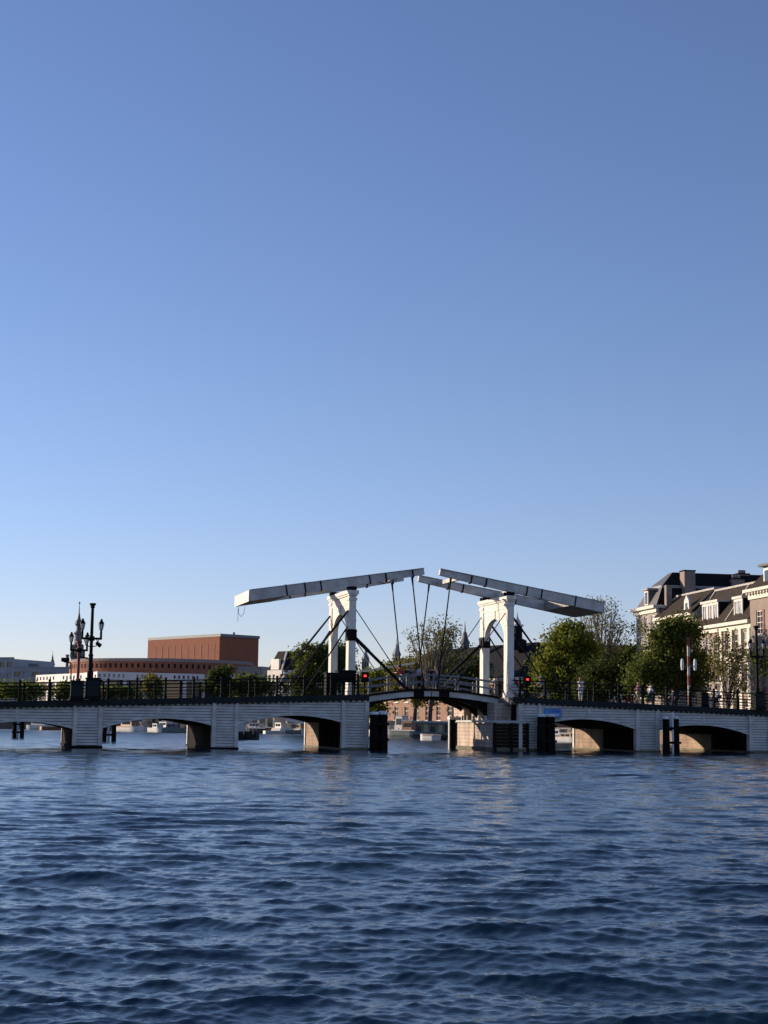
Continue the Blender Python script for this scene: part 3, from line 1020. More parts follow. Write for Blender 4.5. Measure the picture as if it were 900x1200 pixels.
for (x0, x1, yb, Y, hh, lb) in ((14, 28, 866, 158, 1.9, 'short piles with a light post between them behind the leftmost arch'), (119, 136, 869, 140, 2.0, 'short piles with a light post between them behind the second arch')):
    a, b = at(x0, yb, Y), at(x1, yb, Y)
    p = (a + b) / 2
    dolphin(p, [(-(b.x - a.x) / 2 + 0.22, 0), ((b.x - a.x) / 2 - 0.22, 0)], hh, lb, False, 0.22, 0, 'short piles behind the bridge')
    t = thing('marker_post', ('light marker post between the short piles behind the leftmost arch' if x0 < 50 else 'light marker post between the short piles behind the second arch'), 'post', (p.x, p.y - 0.25, 0))
    MB().box(-0.1, 0.1, -0.06, 0.06, -0.5, hh - 0.1).build('post', 'lightgrey', t)
    MB().box(-0.13, 0.13, -0.08, 0.08, hh - 0.1, hh).build('post_head', 'capwhite', t)

# ------------------------------------------------------------------ land and quays
def gx(px, Y):
    return at(px, 850, Y).x


GZ = 1.45
QL = [(-330, 330), (-260, 292), (-130, 284), (gx(20, 278), 278), (gx(130, 268), 268), (gx(240, 262), 262), (gx(320, 262), 262), (gx(400, 250), 250), (gx(455, 238), 238), (gx(530, 220), 220),
      (gx(660, 196), 196), (gx(780, 168), 168), (gx(880, 146), 146), (W(41, 14).x, W(41, 14).y), (W(41, -2).x, W(41, -2).y), (50, 60), (60, -60)]
poly = [(x, y) for x, y in QL] + [(2500, -60), (2500, 4200), (-2500, 4200), (-2500, 330)]
bm = bmesh.new()
bm.faces.new([bm.verts.new((x, y, GZ)) for x, y in poly])
bmesh.ops.triangulate(bm, faces=bm.faces)
bmesh.ops.recalc_face_normals(bm, faces=bm.faces)
for f in bm.faces:
    if f.normal.z < 0:
        f.normal_flip()
me = bpy.data.meshes.new('ground')
bm.to_mesh(me)
bm.free()
me.materials.append(M['ground'])
g = bpy.data.objects.new('ground', me)
COL.objects.link(g)
g['kind'] = 'structure'


def quay_wall(pts, label):
    t = thing('quay_wall', label, 'quay wall', (pts[0][0], pts[0][1], 0))
    o = Vector((pts[0][0], pts[0][1], 0))
    a, b = MB(), MB()
    for p, q in zip(pts[:-1], pts[1:]):
        P, Q = Vector((*p, 0)) - o, Vector((*q, 0)) - o
        a.bar(P + Vector((0, 0, -0.1)), Q + Vector((0, 0, -0.1)), 0.5, 2.9)
        b.bar(P + Vector((0, 0, GZ + 0.02)), Q + Vector((0, 0, GZ + 0.02)), 0.7, 0.28)
    a.build('wall', 'quay', t)
    b.build('coping', 'sidewalk', t)


quay_wall(QL[0:8], 'low brick quay wall along the far left bank behind the arches')
quay_wall(QL[7:12], 'low brick quay wall along the bank below the long brick building')
quay_wall(QL[11:14], 'low brick quay wall in front of the canal houses at right')
lq = [(W(-42, 14).x, W(-42, 14).y), (W(-42, -2).x, W(-42, -2).y), (-52, 40), (-60, -60)]
mb = MB()
pp = lq + [(-600, -60), (-600, 330), (-330, 330), (-150, 240)]
mb.add([(x, y, GZ) for x, y in pp], [tuple(range(len(pp)))])
o = mb.build('bank_ground', 'ground')
o['kind'] = 'structure'
quay_wall([(-150, 240)] + lq, 'brick quay wall at the left end of the bridge')


# ------------------------------------------------------------------ buildings
Z3 = Vector((0, 0, 1))


def window(parent, fc, a0, a1, z0, z1, fm='white', gm='glass', nv=2, nh=2, rev=0.2, fw=0.09, sill=True, name='window'):
    mb = MB()
    d0, d1 = -rev + 0.02, -rev + 0.10
    mb.fbox(fc, a0, a0 + fw, z0, z1, d0, d1)
    mb.fbox(fc, a1 - fw, a1, z0, z1, d0, d1)
    mb.fbox(fc, a0 + fw, a1 - fw, z0, z0 + fw, d0, d1)
    mb.fbox(fc, a0 + fw, a1 - fw, z1 - fw, z1, d0, d1)
    for k in range(1, nv):
        a = a0 + (a1 - a0) * k / nv
        mb.fbox(fc, a - 0.03, a + 0.03, z0 + fw, z1 - fw, d0 + 0.01, d1 - 0.01)
    for k in range(1, nh):
        z = z0 + (z1 - z0) * k / nh
        mb.fbox(fc, a0 + fw, a1 - fw, z - 0.035, z + 0.035, d0 + 0.005, d1 - 0.005)
    if sill:
        mb.fbox(fc, a0 - 0.1, a1 + 0.1, z0 - 0.14, z0 - 0.003, -0.05, 0.10)
    o = mb.build(name, fm, parent)
    mb = MB()
    mb.fbox(fc, a0 + 0.02, a1 - 0.02, z0 + 0.02, z1 - 0.02, -rev - 0.02, -rev + 0.015)
    mb.build('pane', gm, o)
    return o


def line_face(p, q, origin):
    """face whose a-axis runs from p to q (left to right seen from outside)"""
    p, q = Vector((p[0], p[1], 0)), Vector((q[0], q[1], 0))
    u = (q - p).normalized()
    n = Vector((u.y, -u.x, 0))
    return (p - Vector((origin[0], origin[1], 0)), u, n), (q - p).length


def fx(Y):       # the facade line on the right bank
    return 38.2 + (160 - Y) * 0.18


def solid(mb, pts, faces):
    mb.add(pts, faces)
    return mb


# --- tall corner house with the mansard roof
def tall_house():
    Ya, Yb = 194.2, 187.0
    p, q = (fx(Ya), Ya), (fx(Yb), Yb)
    o = (q[0], q[1])
    t = thing('canal_house', 'tall corner house with grey mansard front and long black roof', 'house', (*o, GZ), 0, 'houses on the right bank')
    (fc, L) = line_face(p, q, o)
    O, U, N = fc
    O = O + Vector((0, 0, 0))
    zc = 15.0 - 0.0
    dep = 27.0
    cols = [(0.6, 1.75), (2.95, 4.25), (5.3, 6.6)]
    rows = [(11.55, 14.0), (7.7, 10.2), (4.0, 6.4), (0.9, 3.0)]
    rects = [(a, b, c, d) for a, b in cols for c, d in rows]
    mb = MB()
    mb.wall(fc, 0, L, 0, zc, rects)
    P = lambda a, d, z: O + U * a - N * d + Z3 * z
    mb.add([P(L, 0, 0), P(L, dep, 0), P(L, dep, zc), P(L, 0, zc)], [(0, 1, 2, 3)])
    mb.add([P(0, 0, 0), P(0, dep, 0), P(0, dep, zc), P(0, 0, zc)], [(3, 2, 1, 0)])
    mb.add([P(0, dep, 0), P(L, dep, 0), P(L, dep, zc), P(0, dep, zc)], [(3, 2, 1, 0)])
    mb.build('wall', 'brickgrey', t, fix=False)
    for r in rects:
        window(t, fc, *r, gm='curtain' if r[2] > 7 else 'glass', nv=1, nh=2, fw=0.14)
    mb = MB()
    mb.fbox(fc, -0.45, L + 0.45, zc - 0.75, zc - 0.25, -0.1, 0.22)
    mb.fbox(fc, -0.6, L + 0.6, zc - 0.25, zc + 0.12, -0.3, 0.62)
    sf = (O + U * L, -N, U)
    mb.fbox(sf, 0.4, dep, zc - 0.25, zc + 0.12, 0.003, 0.6)
    mb.build('cornice', 'cream', t)
    mb = MB()
    for k, (a, b) in enumerate(cols):
        pass
    # lower mansard slope, front facet and side facets
    i1, z1 = 1.25, zc + 2.55
    mb = MB()
    mb.add([P(0, 0, zc + .1), P(L, 0, zc + .1), P(L - i1, i1, z1), P(i1, i1, z1)], [(0, 1, 2, 3)])
    rf = mb.build('mansard_front', 'slate_lit', t, fix=False)
    mb = MB()
    mb.add([P(L, 0, zc + .1), P(L, dep, zc + .1), P(L - i1, dep, z1), P(L - i1, i1, z1)], [(0, 1, 2, 3)])
    mb.add([P(0, 0, zc + .1), P(0, dep, zc + .1), P(i1, dep, z1), P(i1, i1, z1)], [(3, 2, 1, 0)])
    rs = mb.build('mansard_side', 'slate', t, fix=False)
    mb = MB()
    fr = (O + U * 0, U, N)
    mb.bar(P(i1 - 0.1, i1, z1), P(L - i1 + 0.1, i1, z1), 0.25, 0.32)
    mb.bar(P(L - i1, i1, z1 + 0.002), P(L - i1, dep, z1 + 0.002), 0.25, 0.32)
    mb.build('break_moulding', 'ridge', t)
    # upper hipped roof
    zr = zc + 4.5
    mb = MB()
    mb.add([P(i1, i1, z1 + .1), P(L - i1, i1, z1 + .1), P(L / 2 + 0.6, 3.3, zr), P(L / 2 - 0.6, 3.3, zr)], [(0, 1, 2, 3)])
    mb.build('hip_front', 'slate_lit', t, fix=False)
    mb = MB()
    mb.add([P(L - i1, i1, z1 + .1), P(L - i1, dep, z1 + .1), P(L / 2 + .6, dep, zr), P(L / 2 + .6, 3.3, zr)], [(0, 1, 2, 3)])
    mb.add([P(i1, i1, z1 + .1), P(i1, dep, z1 + .1), P(L / 2 - .6, dep, zr), P(L / 2 - .6, 3.3, zr)], [(3, 2, 1, 0)])
    mb.add([P(L / 2 - .6, 3.3, zr), P(L / 2 + .6, 3.3, zr), P(L / 2 + .6, dep, zr), P(L / 2 - .6, dep, zr)], [(0, 1, 2, 3)])
    mb.build('roof', 'slate', t, fix=False)
    # dormer
    mb = MB()
    ff = (O, U, N)
    mb.fbox(ff, 2.9, 4.35, zc + 0.25, zc + 2.2, -1.7, -0.15)
    dm = mb.build('dormer', 'slate_lit', t)
    mb = MB()
    mb.fbox(ff, 3.0, 4.25, zc + 0.35, zc + 2.1, -0.14, -0.05)
    mb.build('dormer_frame', 'white', dm)
    mb = MB()
    mb.fbox(ff, 3.2, 4.05, zc + 0.5, zc + 1.95, -0.1, -0.035)
    mb.build('pane', 'glass', dm)
    mb = MB()
    mb.fbox(ff, 2.65, 4.6, zc + 2.2, zc + 2.45, -1.9, 0.15)
    mb.build('dormer_roof', 'ridge', dm)
    # big chimney against the side roof
    for (d0, d1, a0, a1, zt, pots) in ((3.7, 5.1, L - 1.6, L - 0.1, zc + 4.4, 0), (10.4, 12.0, L - 2.6, L - 1.2, zc + 3.7, 3), (11.9, 13.4, L - 4.2, L - 2.9, zc + 4.5, 4)):
        mb = MB()
        mb.hexa([P(a0, d0, zc), P(a1, d0, zc), P(a1, d1, zc), P(a0, d1, zc), P(a0, d0, zt), P(a1, d0, zt), P(a1, d1, zt), P(a0, d1, zt)])
        ch = mb.build('chimney', 'brickbrown', t)
        e = 0.08
        mb = MB()
        mb.hexa([P(a0 - e, d0 - e, zt), P(a1 + e, d0 - e, zt), P(a1 + e, d1 + e, zt), P(a0 - e, d1 + e, zt), P(a0 - e, d0 - e, zt + .15), P(a1 + e, d0 - e, zt + .15), P(a1 + e, d1 + e, zt + .15), P(a0 - e, d1 + e, zt + .15)])
        mb.build('chimney_cap', 'slate', ch)
        for k in range(pots):
            pp_ = P((a0 + a1) / 2, d0 + 0.4 + k * (d1 - d0 - 0.8) / max(1, pots - 1), zt + .15)
            MB().lathe([(0.17, 0), (0.14, 0.45)], pp_, 8).build('chimney_pot', 'brickbrown', ch)


tall_house()


def mid_house(Ya, Yb, zc, zr, label, wallm, cols, rows, dormers, roofm='tile', cornice=0.85, gable=None, dep=11.0, rd=2.6):
    p, q = (fx(Ya), Ya), (fx(Yb), Yb)
    t = thing('canal_house', label, 'house', (q[0], q[1], GZ), 0, 'houses on the right bank')
    zc -= GZ
    zr -= GZ
    fc, L = line_face(p, q, q)
    O, U, N = fc
    P = lambda a, d, z: O + U * a - N * d + Z3 * z
    rects = [(a, b, c, d) for a, b in cols for c, d in rows]
    mb = MB()
    mb.wall(fc, 0, L, 0, zc, rects)
    mb.add([P(L, 0, 0), P(L, dep, 0), P(L, dep, zc), P(L, rd, zr), P(L, 0, zc)], [(0, 1, 2, 3, 4)])
    mb.add([P(0, 0, 0), P(0, dep, 0), P(0, dep, zc), P(0, rd, zr), P(0, 0, zc)], [(4, 3, 2, 1, 0)])
    mb.add([P(0, dep, 0), P(L, dep, 0), P(L, dep, zc), P(0, dep, zc)], [(3, 2, 1, 0)])
    mb.build('wall', wallm, t, fix=False)
    for i, r in enumerate(rects):
        window(t, fc, *r, gm='curtain' if (i * 7) % 5 < 2 else 'glass', nv=2, nh=3)
    mb = MB()
    mb.fbox(fc, 0.0, L, zc - cornice, zc - 0.35, 0.003, 0.16)
    mb.fbox(fc, -0.05, L + 0.05, zc - 0.35, zc, 0.003, 0.55)
    mb.build('cornice', 'cream', t)
    mb = MB()
    th = 0.12
    mb.add([P(0.05, -0.35, zc - 0.02), P(L - 0.05, -0.35, zc - 0.02), P(L - 0.05, rd, zr), P(0.05, rd, zr), P(0.05, -0.35, zc + th), P(L - 0.05, -0.35, zc + th), P(L - 0.05, rd, zr + th), P(0.05, rd, zr + th)], [(4, 5, 6, 7), (0, 1, 5, 4), (1, 2, 6, 5), (3, 0, 4, 7)])
    mb.add([P(0.05, rd, zr + th), P(L - .05, rd, zr + th), P(L - .05, dep + .3, zc + .1), P(.05, dep + .3, zc + .1)], [(0, 1, 2, 3)])
    rf = mb.build('roof', roofm, t, fix=False)
    mb = MB()
    mb.bar(P(0, rd, zr + 0.18), P(L, rd, zr + 0.18), 0.35, 0.22)
    mb.bar(P(0.15, -0.3, zc + 0.15), P(0.15, rd, zr + 0.15), 0.3, 0.25)
    mb.build('ridge_tiles', 'lead', rf)
    for (a0, a1, z0, z1, nwin) in dormers:
        z0 -= GZ
        z1 -= GZ
        dz = 2.4
        mb = MB()
        mb.fbox(fc, a0, a1, z0, z1, -dz, -0.22)
        d = mb.build('dormer', 'slate', t)
        wdt = (a1 - a0) / nwin
        for k in range(nwin):
            mb = MB()
            b0, b1 = a0 + k * wdt + 0.03, a0 + (k + 1) * wdt - 0.03
            f2 = (O, U, N)
            mb.fbox(f2, b0, b0 + 0.17, z0, z1, -0.215, -0.1)
            mb.fbox(f2, b1 - 0.17, b1, z0, z1, -0.215, -0.1)
            mb.fbox(f2, b0 + .17, b1 - .17, z0, z0 + 0.15, -0.215, -0.1)
            mb.fbox(f2, b0 + .17, b1 - .17, z1 - 0.3, z1, -0.215, -0.1)
            mb.fbox(f2, (b0 + b1) / 2 - 0.04, (b0 + b1) / 2 + 0.04, z0 + .15, z1 - .3, -0.2, -0.12)
            mb.build('dormer_window', 'white', d)
        mb = MB()
        mb.fbox(fc, a0 + 0.1, a1 - 0.1, z0 + 0.1, z1 - 0.2, -0.219, -0.19)
        mb.build('pane', 'curtain', d)
        mb = MB()
        mb.fbox(fc, a0 - 0.15, a1 + 0.15, z1, z1 + 0.25, -dz + 0.1, 0.05)
        mb.build('dormer_cornice', 'cream', d)
    if gable:
        a = gable
        mb = MB()
        mb.prism([(a - 1.1, zc), (a + 1.1, zc), (a + 0.75, zc + 0.7), (a + 0.7, zc + 1.5), (a, zc + 2.1), (a - 0.7, zc + 1.5), (a - 0.75, zc + 0.7)], 'z', 0, 1)
        vs_ = [O + U * v[0] + Z3 * v[1] + N * (-0.05 - 0.3 * v[2]) for v in mb.v]
        mb.v = [tuple(v) for v in vs_]
        gb = mb.build('neck_gable', 'cream', t)
        mb = MB()
        mb.fbox(fc, a - 0.35, a + 0.35, zc + 0.2, zc + 1.2, -0.05, -0.03)
        mb.build('gable_window', 'glass', gb)
    return t, fc, L, P, zc, zr


rows3 = [(9.3, 11.6), (5.6, 8.2), (1.4, 4.4)]
tA = mid_house(186.9, 175.0, 14.9, 17.5, 'lower canal house with brown tiled roof and small pale gable beside the tall mansard house', 'brickgrey',
               [(1.0, 2.3), (3.4, 4.7), (6.0, 7.3), (8.6, 9.9)], [(9.6, 12.0), (5.6, 8.2), (1.4, 4.4)], [], gable=9.6, cornice=0.7)
P = tA[3]
mb = MB()
mb.hexa([P(0.3, 0.9, 14), P(0.95, 0.9, 14), P(0.95, 1.6, 14), P(0.3, 1.6, 14), P(0.3, 0.9, 17.5), P(0.95, 0.9, 17.5), P(0.95, 1.6, 17.5), P(0.3, 1.6, 17.5)])
ch = mb.build('chimney', 'brickbrown', tA[0])
tB = mid_house(174.9, 159.4, 13.07, 17.2, 'canal house with a wide cream cornice and white dormers', 'brickbrown',
               [(0.9, 2.3), (3.2, 4.6), (5.5, 6.9), (8.6, 10.0), (11.0, 12.4), (13.4, 14.8)], [(7.9, 10.4), (4.3, 7.2), (0.8, 3.4)],
               [(2.0, 6.6, 13.25, 15.6, 3), (10.9, 13.2, 13.25, 15.5, 1)])
t, fc, L, P, zc, zr = tB
mb = MB()
for a in (7.75, 10.5, 12.9, 15.1):
    mb.fbox(fc, a - 0.32, a + 0.32, 0.1, zc - 0.86, 0.004, 0.16)
mb.build('pilaster', 'cream', t)
mb = MB()
mb.fbox(fc, 7.4, 15.5, 7.3, 7.65, 0.17, 0.25)
mb.build('string_course', 'cream', t)
mb = MB()
mb.bar(P(9.6, -0.3, zc + 0.15), P(9.6, 2.6, zr + 0.15), 0.25, 0.22)
mb.build('verge_tiles', 'lead', t)


def right_house():
    Ya, Yb = 159.2, 143.0
    p, q = (fx(Ya) - 0.25, Ya), (fx(Yb) - 0.25, Yb)
    t = thing('canal_house', 'brown brick house with a high pale cornice at the right edge', 'house', (q[0], q[1], GZ), 0, 'houses on the right bank')
    fc, L = line_face(p, q, q)
    O, U, N = fc
    P = lambda a, d, z: O + U * a - N * d + Z3 * z
    zc, dep = 14.6, 11
    cols = [(1.5, 3.0), (4.7, 6.2), (8.0, 9.5), (11.4, 12.9)]
    rows = [(9.9, 12.4), (6.0, 8.8), (1.2, 4.6)]
    rects = [(a, b, c, d) for a, b in cols for c, d in rows]
    mb = MB()
    mb.wall(fc, 0, L, 0, zc, rects)
    mb.add([P(0, 0, 0), P(0, dep, 0), P(0, dep, zc), P(0, 0, zc)], [(3, 2, 1, 0)])
    mb.add([P(L, 0, 0), P(L, dep, 0), P(L, dep, zc), P(L, 0, zc)], [(0, 1, 2, 3)])
    mb.add([P(0, dep, 0), P(L, dep, 0), P(L, dep, zc), P(0, dep, zc)], [(3, 2, 1, 0)])
    mb.build('wall', 'brickbrown', t, fix=False)
    for i, r in enumerate(rects):
        window(t, fc, *r, gm='glass', nv=2, nh=4, fm='cream', fw=0.12)
        mb = MB()
        mb.fbox(fc, r[1] + 0.08, r[1] + 0.6, r[2], r[3], 0.01, 0.06)
        mb.build('shutter', 'rust', t)
    mb = MB()
    mb.fbox(fc, 0, L, zc - 1.0, zc - 0.3, 0.004, 0.2)
    mb.fbox(fc, -0.15, L + 0.1, zc - 0.3, zc, 0.004, 0.75)
    x = 0.4
    while x < L:
        mb.fbox(fc, x, x + 0.2, zc - 0.55, zc - 0.303, 0.203, 0.6)
        x += 0.7
    mb.build('cornice', 'cream', t)
    mb = MB()
    mb.add([P(-.05, -0.4, zc), P(L, -0.4, zc), P(L, 4.2, zc + 4.2), P(-.05, 4.2, zc + 4.2)], [(0, 1, 2, 3)])
    mb.add([P(-.05, 4.2, zc + 4.2), P(L, 4.2, zc + 4.2), P(L, dep, zc), P(-.05, dep, zc)], [(0, 1, 2, 3)])
    mb.add([P(-.05, -0.4, zc), P(-.05, 4.2, zc + 4.2), P(-.05, dep, zc)], [(0, 1, 2)])
    mb.build('roof', 'tile', t, fix=False)
    mb = MB()
    mb.fbox(fc, 2.6, 7.0, zc, zc + 2.2, -3.6, -0.4)
    d = mb.build('dormer', 'white', t)
    for a in (2.9, 4.3, 5.7):
        mb = MB()
        mb.fbox(fc, a, a + 1.0, zc + 0.3, zc + 1.8, -0.41, -0.37)
        mb.build('pane', 'glass', d)
    mb = MB()
    mb.fbox(fc, 2.3, 7.3, zc + 2.2, zc + 2.45, -4.2, 0.1)
    mb.build('dormer_roof', 'copper', d)


right_house()


# --- long brick building along the bank with the black roof and cupola (behind the drawbridge)
def long_building():
    a, b = at(436, 850, 267), at(607, 850, 222)
    p, q = (a.x, a.y), (b.x, b.y)
    o = q
    t = thing('long_brick_building', 'long brick building with a black hipped roof and a cupola behind the drawbridge', 'building', (*o, GZ))
    fc, L = line_face(p, q, o)
    O, U, N = fc
    P = lambda a_, d, z: O + U * a_ - N * d + Z3 * z
    zc, zr, dep = 7.2, 12.8, 15.0
    n = 13
    st = L / n
    rects = []
    for k in range(n):
        c = (k + 0.5) * st
        rects.append((c - 0.75, c + 0.75, 0.9, 3.2))
        rects.append((c - 0.75, c + 0.75, 3.9, 6.3))
    mb = MB()
    mb.wall(fc, 0, L, 0, zc, rects)
    side = (O + U * L, -N, U)
    Ls = 30.0
    sr = [(2 + 4.4 * k, 3.4 + 4.4 * k, z0, z1) for k in range(6) for z0, z1 in ((0.9, 3.2), (3.9, 6.3))]
    mb.wall(side, 0, Ls, 0, zc, sr)
    mb.add([P(0, 0, 0), P(0, dep, 0), P(0, dep, zc), P(0, 0, zc)], [(3, 2, 1, 0)])
    mb.build('wall', 'brickpeach', t, fix=False)
    for r in rects:
        window(t, fc, *r, gm='glass', nv=2, nh=3)
    for r in sr:
        window(t, side, *r, gm='glass', nv=2, nh=3)
    mb = MB()
    mb.fbox(fc, -0.2, L + 0.3, zc - 0.5, zc, 0.004, 0.35)
    mb.fbox(side, 0.004, Ls, zc - 0.5, zc, 0.004, 0.3)
    mb.fbox(fc, L * 0.52, L * 0.68, zc + 0.003, zc + 1.2, -0.4, 0.1)
    mb.build('cornice', 'cream', t)
    mb = MB()
    h = dep / 2
    rp = [P(-.3, -0.3, zc), P(L + .3, -0.3, zc), P(L + .3, Ls, zc), P(L + .3 - dep, Ls, zc), P(-.3, dep, zc), P(h, h, zr), P(L - h, h, zr), P(L - h, Ls, zr), P(L + .3 - dep, dep, zc)]
    mb.add(rp, [(0, 1, 6, 5), (1, 2, 7, 6), (7, 3, 8, 6), (6, 8, 4, 5), (4, 0, 5)])
    mb.build('roof', 'slate', t, fix=False)
    # cupola
    cp_ = at(606, 757, 232)
    c = Vector((cp_.x - o[0], cp_.y - o[1], 0))
    mb = MB()
    mb.lathe([(1.5, zr - 1.2), (1.5, zr + 0.2), (0.82, zr + 0.5), (0.78, zr + 2.35)], c, 8, rot=.39)
    cu = mb.build('cupola', 'slate', t)
    mb = MB()
    mb.lathe([(1.02, zr + 2.35), (1.02, zr + 2.6)], c, 8, rot=.39)
    mb.build('cupola_cornice', 'white', cu)
    mb = MB()
    mb.lathe([(0.62, zr + 2.6), (0.55, zr + 3.1), (0.3, zr + 3.4), (0.12, zr + 3.9), (0.03, zr + 4.6)], c, 8, rot=.39)
    mb.build('cupola_roof', 'lightgrey', cu)
    for (a_, d, zt) in ((L * 0.35, 5, zr + .8), (L * 0.6, 5.0, zr + 0.4)):
        mb = MB()
        mb.hexa([P(a_, d, zc + 1), P(a_ + 1.2, d, zc + 1), P(a_ + 1.2, d + .8, zc + 1), P(a_, d + .8, zc + 1), P(a_, d, zt), P(a_ + 1.2, d, zt), P(a_ + 1.2, d + .8, zt), P(a_, d + .8, zt)])
        mb.build('chimney', 'brickbrown', t)


long_building()


def cupola_tower(px, Y, ytop, ybody, wpx, label, bm_, rm, n=8, base=0.0, tiers=None, name='church_tower', cat='tower'):
    p = at(px, ytop, Y)
    zb = at(px, ybody, Y).z
    r = wpx * Y / 1800 / 2
    t = thing(name, label, cat, (p.x, Y, GZ))
    H = p.z - GZ
    zb -= GZ
    mb = MB()
    mb.lathe([(r * 0.95, 0), (r * 0.95, zb * 0.97), (r * 1.12, zb * 0.972), (r * 1.12, zb)], n=n, rot=math.pi / n)
    body = mb.build('tower_shaft', bm_, t)
    for k in range(0, n):
        ang = math.pi / n + 2 * math.pi * (k + 0.5) / n
        u = Vector((-math.sin(ang), math.cos(ang), 0))
        nn = Vector((math.cos(ang), math.sin(ang), 0))
        ap = r * 0.95 * math.cos(math.pi / n)
        mb = MB()
        mb.fbox((nn * ap, u, nn), -r * 0.15, r * 0.15, zb * 0.84, zb * 0.94, 0.01, 0.05)
        mb.build('louvre', 'slate', body)
    mb = MB()
    h = H - zb
    prof = tiers or [(1.05, 0), (0.75, 0.18), (0.42, 0.36), (0.34, 0.5), (0.12, 0.68), (0.03, 1.0)]
    mb.lathe([(r * a, zb + h * b) for a, b in prof], n=n, rot=math.pi / n)
    mb.build('tower_roof', rm, t)


cupola_tower(428.5, 330, 755, 771, 9, 'small white capped turret behind the boom barrier', 'brickgrey', 'ridge')
cupola_tower(465, 330, 748, 766, 10, 'brick turret with a pale pointed cap left of the tall bare tree', 'brickgrey', 'ridge')
cupola_tower(545, 340, 728, 752, 11, 'dark green slender turret with a spire right of the tall bare tree', 'copper', 'copper', tiers=[(1.0, 0), (0.6, 0.2), (0.5, 0.4), (0.2, 0.5), (0.03, 1.0)])
cupola_tower(62, 620, 762, 778, 5.5, 'distant pointed spire on the flat grey skyline', 'greytower', 'greytower')
p = at(79, 769, 560)
t = thing('chimney_mast', 'thin distant chimney left of the stepped church spire', 'chimney', (p.x, p.y, GZ))
MB().lathe([(0.75, 0), (0.55, p.z - GZ)], n=10).build('shaft', 'greytower', t)
MB().lathe([(0.7, p.z - GZ), (0.7, p.z - GZ + 0.6)], n=10).build('rim', 'greytower', t)


def stepped_spire():
    Y = 640
    p = at(93.0, 712, Y)
    t = thing('church_tower', 'tall stepped church spire with tiers and a thin needle behind the lamps', 'tower', (p.x, Y, GZ))
    z = lambda py: at(93, py, Y).z - GZ
    m = Y / 1800
    mb = MB()
    a = 6.2 * m
    mb.box(-a, a, -a, a, 0, z(772))
    mb.box(-a * 1.12, a * 1.12, -a * 1.12, a * 1.12, z(772), z(770))
    body = mb.build('tower_shaft', 'greytower', t)
    for sx in (-1, 1):
        for sy in (-1, 1):
            mb = MB()
            mb.lathe([(0.5, z(770)), (0.5, z(766)), (0.1, z(762))], (sx * a, sy * a, 0), 6)
            mb.build('pinnacle', 'greytower', body)
    mb = MB()
    b = 5.3 * m
    mb.lathe([(b, z(770)), (b, z(757)), (b * 1.2, z(756.5)), (b * 1.2, z(755))], n=8, rot=.39)
    for k in range(8):
        an = .39 + k * math.pi / 4
        mb.box(math.cos(an) * b * 1.1 - .35, math.cos(an) * b * 1.1 + .35, math.sin(an) * b * 1.1 - .35, math.sin(an) * b * 1.1 + .35, z(770), z(756))
    o1 = mb.build('lower_tier', 'greytower', t)
    mb = MB()
    mb.box(-0.9, 0.9, -b - 0.9, -b - 0.4, z(766), z(760))
    mb.build('clock_face', 'gold', o1)
    mb = MB()
    c = 4.6 * m
    mb.lathe([(c, z(755)), (c * 0.9, z(744)), (c * 1.25, z(743)), (c * 1.25, z(742)), (c * 0.8, z(740))], n=8, rot=.39)
    mb.build('middle_tier', 'greytower', t)
    mb = MB()
    mb.lathe([(c * 0.7, z(740)), (c * 0.62, z(734)), (c * 1.0, z(731)), (c * 0.95, z(729)), (c * 0.5, z(726)), (c * 0.36, z(723)), (0.25, z(718)), (0.1, z(706))], n=8, rot=.39)
    mb.build('onion_top', 'copper', t)
    MB().lathe([(0.05, z(708)), (0.5, z(706.5)), (0.05, z(705))], n=8).build('finial', 'gold', t)


stepped_spire()


# --- flat grey office building, far left
def grey_block():
    Y = 470
    p, q, r = at(-90, 840, Y + 10), at(13, 840, Y), at(96, 840, Y - 4)
    t = thing('office_building', 'flat grey office block with a taller left end on the far bank', 'building', (q.x, q.y, GZ))
    o = (q.x, q.y)
    for (s0, s1, ytop, dep) in ((p, q, 772.0, 24), (q, r, 783.0, 20)):
        fc, L = line_face((s0.x, s0.y), (s1.x, s1.y), o)
        O, U, N = fc
        P = lambda a, d, z: O + U * a - N * d + Z3 * z
        z1 = at(q.x * 0 + 13, ytop, Y).z - GZ
        mb = MB()
        nr = 4 if ytop < 780 else 3
        nc = max(4, int(L / 2.6))
        st = L / nc
        rects = [(k * st + 0.35, (k + 1) * st - 0.35, z1 - 2.6 - j * 3.3, z1 - 1.0 - j * 3.3) for k in range(nc) for j in range(nr)]
        mb.wall(fc, 0, L, 0, z1, rects, 0.3)
        mb.add([P(L, 0, 0), P(L, dep, 0), P(L, dep, z1), P(L, 0, z1)], [(0, 1, 2, 3)])
        mb.add([P(0, 0, 0), P(0, dep, 0), P(0, dep, z1), P(0, 0, z1)], [(3, 2, 1, 0)])
        mb.build('wall', 'greybuild', t, fix=False)
        for r_ in rects:
            mb = MB()
            mb.fbox(fc, r_[0] - .05, r_[1] + .05, r_[2] - .05, r_[3] + .05, -0.36, -0.28)
            mb.build('window', 'greybuild' if random.random() < 0.6 else 'glass', t)
        mb = MB()
        mb.add([P(0, 0, z1), P(L, 0, z1), P(L, dep, z1), P(0, dep, z1)], [(0, 1, 2, 3)])
        mb.fbox(fc, 0, L, z1, z1 + 0.5, -0.4, 0.1)
        rf = mb.build('roof', 'ridge', t, fix=False)
        if ytop > 780:
            for a in (L * 0.14, L * 0.2):
                mb = MB()
                mb.fbox(fc, a, a + 1.4, z1, z1 + 1.6, -6, -4)
                mb.build('roof_vent', 'greypaint', rf)


grey_block()


